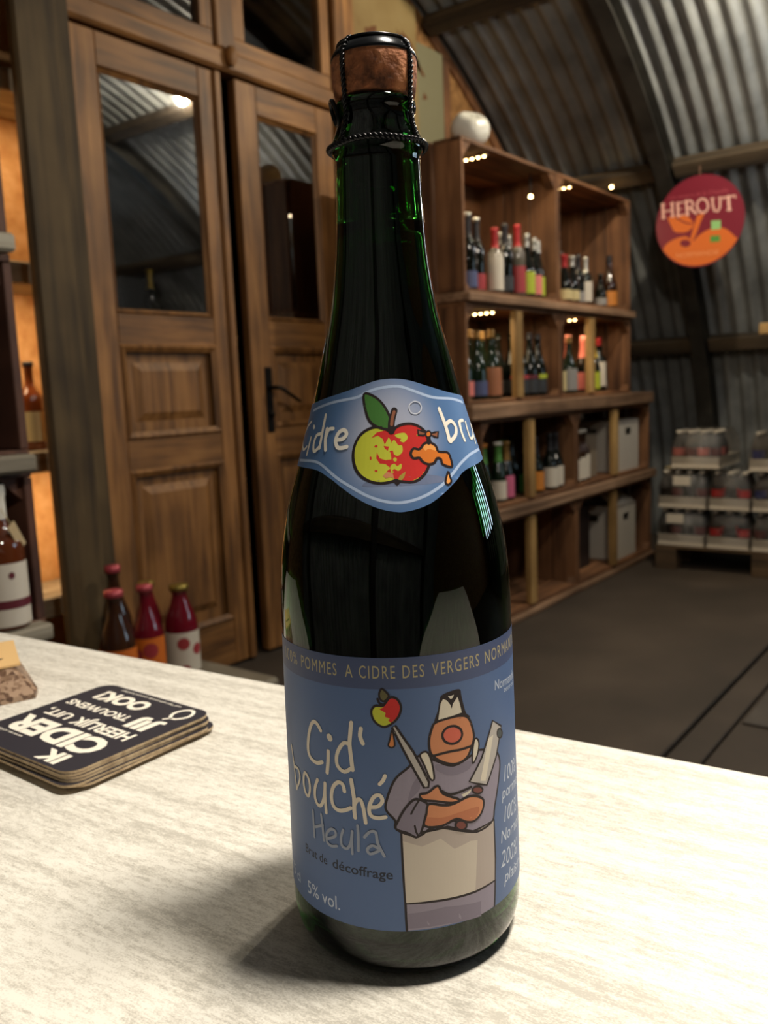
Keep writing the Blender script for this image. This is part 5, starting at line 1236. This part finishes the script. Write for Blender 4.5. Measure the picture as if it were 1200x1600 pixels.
def pack(label, y0, y1, z, labs, x0=PX, depth=0.40, h=0.064, H=0.20, pet=None, tagc=None, n=4):
    p = thing('bottle_pack', label, 'bottle pack', (x0 + depth / 2, (y0 + y1) / 2, z), 0, 'shrink-wrapped bottle packs on the pallet')
    w, d = (y1 - y0) / 2, depth / 2; T = 0.004
    tr_ = MB(); tr_.box(-d, d, -w, w, 0, T).box(-d, -d + T, -w, w, T, h).box(d - T, d, -w, w, T, h).box(-d, d, -w, -w + T, T, h).box(-d, d, w - T, w, T, h)
    tr_.build('tray', M_TRAY, p, label='white card tray')
    wy = 2 * w / n; nd = max(2, int(depth / 0.068))
    kb = ('pet', (pet or M_PET).name)
    if kb not in _cache:
        _cache[kb] = MB().lathe([(0, 0)] + PETP, 14).mesh('bottle', pet or M_PET, True)
        _cache['petcap'] = MB().lathe([(.19, 0.0), (.188, .0145), (.203, .014), (.204, 0)], 12).mesh('bottle_cap', P_WHITE, True)
    for i in range(n):
        for j in range(min(nd, 3)):
            bo = put('bottle', _cache[kb], p, loc=(-d + 0.036 + 0.066 * j, -w + wy * (i + .5), T))
            lm = labs[(i + j) % len(labs)]
            kl = ('petlab', lm.name)
            if kl not in _cache: _cache[kl] = MB().lathe([(.066, .0325), (.108, .0325)], 14).mesh('bottle_label', lm, True)
            put('bottle_label', _cache[kl], bo); put('bottle_cap', _cache['petcap'], bo)
    # film: hugs the tray and draws in over the bottle tops
    rings = []
    for zz_, ins in ((h * 0.4, -0.002), (h + 0.06, 0.0), (0.15, 0.008), (0.19, 0.022), (0.208, 0.036)):
        rings.append([(sx * (d - ins), sy * (w - ins), zz_) for sx, sy in ((-1, -1), (-1, 0), (-1, 1), (0, 1), (1, 1), (1, 0), (1, -1), (0, -1))])
    fm = MB(); vs = [q for r_ in rings for q in r_]
    fm.add(vs, [(i * 8 + k, i * 8 + (k + 1) % 8, (i + 1) * 8 + (k + 1) % 8, (i + 1) * 8 + k) for i in range(len(rings) - 1) for k in range(8)] + [tuple(range((len(rings) - 1) * 8, len(rings) * 8))])
    fm.build('shrink_film', M_FILM, p, True, label='clear crinkled shrink film')
    if tagc is not None:
        MB().box(-0.001, 0.001, -0.048, 0.048, -0.026, 0.026).build('paper_tag', P_WHITE, p, loc=(-d - 0.003, tagc, 0.155), label='white paper tag')
    return p


P_COLA = mat('cola_label_red', (206, 40, 44), 0.45); P_DKR = mat('dull_label', (110, 60, 60), 0.5); P_BLU = mat('blue_label', (52, 64, 130), 0.5); P_BLK = mat('black_label', (24, 20, 20), 0.4)
Z1 = 0.143; Z2 = 0.360; Z3 = 0.577
pack('bottom bottle pack with a white paper tag, at the shelf end of the pallet', 1.463, 1.727, Z1, [P_DKR, P_BLK], pet=M_PETC, tagc=0.03)
pack('bottom bottle pack with red labels, in the middle of the pallet', 1.222, 1.449, Z1, [P_COLA, P_BLK, P_COLA], n=3)
pack('bottom bottle pack at the right edge of the view', 0.985, 1.212, Z1, [P_DKR, P_BLK], pet=M_PETC, n=3)
pack('middle-row bottle pack with a white paper tag near the shelf', 1.455, 1.722, Z2, [P_DKR, P_BLK], pet=M_PETC, tagc=0.0)
pack('middle-row bottle pack with bright red labels', 1.222, 1.440, Z2, [P_COLA, P_BLK, P_COLA], n=3)
pack('middle-row bottle pack with blue labels at the right edge', 0.985, 1.212, Z2, [P_BLU, P_BLK], n=3)
pack('top bottle pack with pinkish labels nearest the crate shelf', 1.382, 1.650, Z3 + 0.01, [P_DKR, P_PINK], pet=M_PETC, depth=0.40)
pack('top bottle pack with blue labels at the right edge of the view', 0.985, 1.232, Z3, [P_BLU, P_BLK], pet=M_PETC, n=3)
tag(board('shelf_stub', M_BATTEN, 4.55, 4.85, 0.75, 1.118, 1.283, 1.336, None, 0.004), 'pale wooden board end at the right edge of the view', 'board')
tag(board('card_sheet', mat('pale_card', (190, 170, 116), 0.7), 5.0, 5.26, 1.46, 1.735, 0.5715, 0.5745, None, 0.001), 'pale yellow card sheet lying on the packs behind the top pack', 'card')

# ================================================================== juice bottles on the low step by the doors
M_STEP = noisy('grey_step', [(0.3, (108, 100, 86)), (0.6, (136, 128, 112)), (0.8, (150, 142, 126))], 6, 0.7, 0.1, 6)
tag(board('low_step', M_STEP, 1.35, 1.99, 1.98, 2.46, 0.0, 0.16, None, 0.012), 'low grey step in front of the double doors', 'step')
J_RED = mat('red_juice', (110, 14, 34), 0.05, **{'Coat Weight': 0.5}); J_DARK = mat('dark_juice', (58, 34, 22), 0.05, **{'Coat Weight': 0.5})
F_PNK = mat('pink_cap', (196, 84, 96), 0.3, 0.2); F_OLIVE = mat('olive_gold_cap', (150, 132, 64), 0.35, 0.6); P_TANG = mat('paper_tangerine', (214, 112, 36), 0.5)
JG = 'juice bottles by the doors'


def red_spots(bt_, R, H, pts, m):
    """round fruit pictures printed on a bottle label"""
    face = math.atan2(-bt_.location.y, -bt_.location.x)
    lab_ = [c for c in bt_.children if c.name.startswith('label')][0]
    for da, zc_, r_ in pts:
        v2, f2 = flat_fill([(r_ * math.cos(2 * PI * k / 14), r_ * math.sin(2 * PI * k / 14)) for k in range(14)])
        me = print_mesh('fruit_print', [(0, 0, v2, f2)], lambda u, v, la: ((R + 0.0022) * math.cos(face + da + u / R), (R + 0.0022) * math.sin(face + da + u / R), zc_ + v), [m], 0.006)
        put('fruit_print', me, lab_)


b1 = mk_bottle('juice_bottle', 'red juice bottle with a white label and gold cap, nearest the door gap', 'bottle', (1.853, 2.30, 0.161), 'juice', 0.305, 0.056, J_RED, P_WHITE, None, JG, cap=F_OLIVE, lab_z=(.04, .50))
red_spots(b1, 0.056, .305, [(0.05, 0.115, 0.021), (0.95, 0.09, 0.02), (0.1, 0.025, 0.016), (-0.75, 0.02, 0.012)], P_RED)
b2 = mk_bottle('juice_bottle', 'red juice bottle with a tangerine label and pink top, third from the right', 'bottle', (1.665, 2.235, 0.161), 'swing', 0.35, 0.050, J_RED, P_TANG, None, JG, cap=F_PNK, lab_z=(.04, .54))
red_spots(b2, 0.050, .345, [(0.1, 0.15, 0.024), (-0.75, 0.14, 0.018)], P_RED)
mk_bottle('juice_bottle', 'red juice bottle with a gold cap, behind the white-labelled one', 'bottle', (1.80, 2.405, 0.161), 'juice', 0.315, 0.047, J_RED, P_GREY, None, JG, cap=F_OLIVE, lab_z=(.04, .44))
mk_bottle('juice_bottle', 'dark brown juice bottle with an orange label strip, leftmost of the row', 'bottle', (1.54, 2.22, 0.161), 'swing', 0.36, 0.056, J_DARK, P_TANG, None, JG, cap=F_PNK, lab_z=(.04, .52))
mk_bottle('juice_bottle', 'dark brown juice bottle with a pink top, behind the leftmost one', 'bottle', (1.655, 2.38, 0.161), 'swing', 0.40, 0.050, J_DARK, P_BROWN, None, JG, cap=F_PNK, lab_z=(.04, .42))

# ================================================================== crates at the left edge
LX0, LX1, LY0, LY1 = 0.36, 0.946, 1.60, 1.98
M_CR2 = wood('dark_crate_board', (58, 34, 26), (96, 60, 46), (122, 82, 62), (24, 2.0, 6), 0.65, 0.25, 0.2)
LZ = [(0.265, 0.630), (0.645, 0.968), (0.990, 1.383), (1.405, 1.83), (1.85, 2.25)]
LN = ['lowest', 'second-lowest', 'middle', 'second-highest', 'highest']
for (z0, z1), nm in zip(LZ, LN):
    c = thing('wooden_crate', '%s dark crate of the stack at the left edge' % nm, 'crate', ((LX0 + LX1) / 2, LY0, z0), 0, 'dark crates stacked at the left edge')
    T = 0.018
    nd = 2; dw = (LY1 - LY0) / nd
    for k in range(nd):
        a, b_ = LY0 + k * dw, LY0 + (k + 1) * dw - 0.004
        for x in (LX0, LX1 - T): board('side_slat', M_CR2, x, x + T, a, b_, z0 + 0.017, z1 - 0.017, c, 0.002)
        board('bottom_slat', M_CR2, LX0, LX1, a, b_, z0, z0 + 0.016, c, 0.002); board('top_slat', M_CR2, LX0, LX1, a, b_, z1 - 0.016, z1, c, 0.002)
    for k in range(3):
        w = (LX1 - LX0 - 2 * T) / 3; board('back_slat', M_CR2, LX0 + T + k * w, LX0 + T + (k + 1) * w - 0.006, LY1 - 0.012, LY1, z0 + 0.017, z1 - 0.017, c, 0.002)
    Lc = c.location
    for cz, sz in ((z1 - 0.017, -1),):
        MB().prism([(LX1 - T - Lc.x, cz - Lc.z), (LX1 - T - 0.045 - Lc.x, cz - Lc.z), (LX1 - T - Lc.x, cz + sz * 0.045 - Lc.z)], 0.012, 0.05, 1).build('corner_block', M_CR2, c)
    board('front_edge', M_GREYB, LX0 - 0.02, LX1 - 0.012, LY0 - 0.048, LY0 - 0.001, z1 - 0.004, z1 + 0.031, c, 0.006, label='grey-painted front edge board')
struct(board('trim_28', M_CR2, 0.36, 0.946, 1.60, 1.98, 0.0, 0.262, None, 0.01), 'dark plinth under the crate stack at the left edge', 'plinth')

rb = mk_bottle('rose_bottle', 'amber wine bottle with white capsule, white label and maroon band in a left crate', 'bottle', (0.867, 1.605, 0.6625), 'wine', 0.279, 0.0445, G_ROSE, P_WHITE, F_WHITE, lab_z=(.03, .47), foil_from=.77, stripe=(P_MAROON, .155, .215), n=32)
fa = math.atan2(-1.605, -0.867)
lo = [c for c in rb.children if c.name.startswith('label')][0]
v2, f2 = flat_fill([(0.006 * math.cos(2 * PI * k / 14), 0.007 * math.sin(2 * PI * k / 14)) for k in range(14)])
MB().add([(0.0464 * math.cos(fa + 0.35 + u / .0445), 0.0464 * math.sin(fa + 0.35 + u / .0445), 0.108 + v) for u, v in v2], f2).build('label_seal', P_MAROON, lo)
MB().box(-0.011, 0.011, -0.001, 0.001, -0.028, 0.028).build('hang_tag', col_('tag_card', (190, 168, 130)), rb, label='small card tag on the neck').matrix_local = Matrix.Translation((0.041 * math.cos(fa + 0.9), 0.041 * math.sin(fa + 0.9), 0.182)) @ Matrix.Rotation(fa + 0.9 + PI / 2, 4, 'Z') @ Matrix.Rotation(-0.55, 4, 'Y')
MB().tube([(0.018 * math.cos(fa + .5), 0.018 * math.sin(fa + .5), 0.235), (0.030 * math.cos(fa + .9), 0.030 * math.sin(fa + .9), 0.205)], 0.0008, 5).build('tag_string', P_CREAM, rb)
mk_bottle('amber_bottle', 'amber bottle with cream label and black cap in the lit recess', 'bottle', (1.68, 2.80, 0.936), 'wine', 0.30, 0.040, G_AMBER, P_CREAM, None, cap=F_BLACK, lab_z=(.10, .44))

# ================================================================== lamps and added light sources out of view
M_SHADE = mat('enamel_shade', (52, 56, 54), 0.4); M_BULB = mat('bulb_glass', (255, 236, 200), 0.5, emit=6.0)
pd = thing('pendant_lamp', 'dark enamel pendant lamp hanging over the bar', 'lamp', (0.415, -0.03, 2.0))
MB().lathe([(0.02, 0.15), (0.05, 0.145), (0.12, 0.09), (0.17, 0.04), (0.21, 0.03), (0.215, 0.0)], 32).build('shade', M_SHADE, pd, True)
MB().tube([(0, 0, 0.2), (0, 0, 0.65)], 0.004, 6).build('cable', M_BLACK, pd)
rl = thing('roof_lamp', 'bare bulb lamp under the roof sheets', 'lamp', (3.73, 0.93, 2.885))
MB().lathe([(0.045, 0.022), (0.09, 0.022), (0.09, 0)], 12).build('socket', M_BLACK, rl, True)
MB().tube([(0, 0, 0.09), (0, 0, 0.145)], 0.004, 6).build('cable', M_BLACK, rl)
wl = thing('wall_lamp', 'upright tube lamp on the roof side, right of the round sign', 'lamp', (4.50, 0.46, 2.12))
MB().lathe([(-0.17, 0), (-0.17, 0.016), (0.17, 0.016), (0.17, 0)], 12).build('tube', mat('tube_glow', (240, 246, 255), 0.5, emit=22.0), wl, True)
MB().box(0.03, 0.05, -0.03, 0.03, -0.2, 0.2, 0.004).box(0.0, 0.03, -0.012, 0.012, 0.175, 0.195).box(0.0, 0.03, -0.012, 0.012, -0.195, -0.175).build('holder', M_LEDH, wl)
hb = thing('hall_fill_bulb', 'unseen bare bulb added to brighten the roof and doors', 'lamp', (2.0, 0.40, 2.32))  # fixture made up for the added hall light
MB().lathe([(0.085, 0.022), (0.14, 0.022), (0.14, 0)], 12).build('socket', M_BLACK, hb, True)
MB().tube([(0, 0, 0.14), (0, 0, 0.94)], 0.004, 6).build('cable', M_BLACK, hb)
dc = thing('glint_cabinet', 'unseen cabinet with glowing strips, added for glints on the bottle', 'glint source', (4.76, -1.95, 0))  # made-up cabinet beyond the view, its strips reflect on the bottle's right shoulder
M_LITP = mat('glint_glow', (206, 236, 255), 0.5, emit=15.0)
board('body', mat('glint_cabinet_body', (60, 62, 64), 0.5), 4.60, 4.92, -2.9, -1.0, 0.0, 2.12, dc, 0.01)
for k in range(5):
    y = -2.72 + 0.385 * k
    d_ = board('door', mat('glint_cabinet_door', (40, 42, 44), 0.3), 4.585, 4.60, y - 0.18, y + 0.18, 0.12, 2.08, dc, 0.004)
    MB().box(-0.006, 0.0, -0.05, 0.05, -0.05, 0.9).build('glint_strip', M_LITP, d_, loc=(-0.0075, 0.0, 0.02))
    MB().box(-0.03, 0.0, -0.01, 0.01, -0.2, 0.2, 0.003).build('handle', M_LEDH, d_, loc=(-0.0075, 0.15, -0.3))
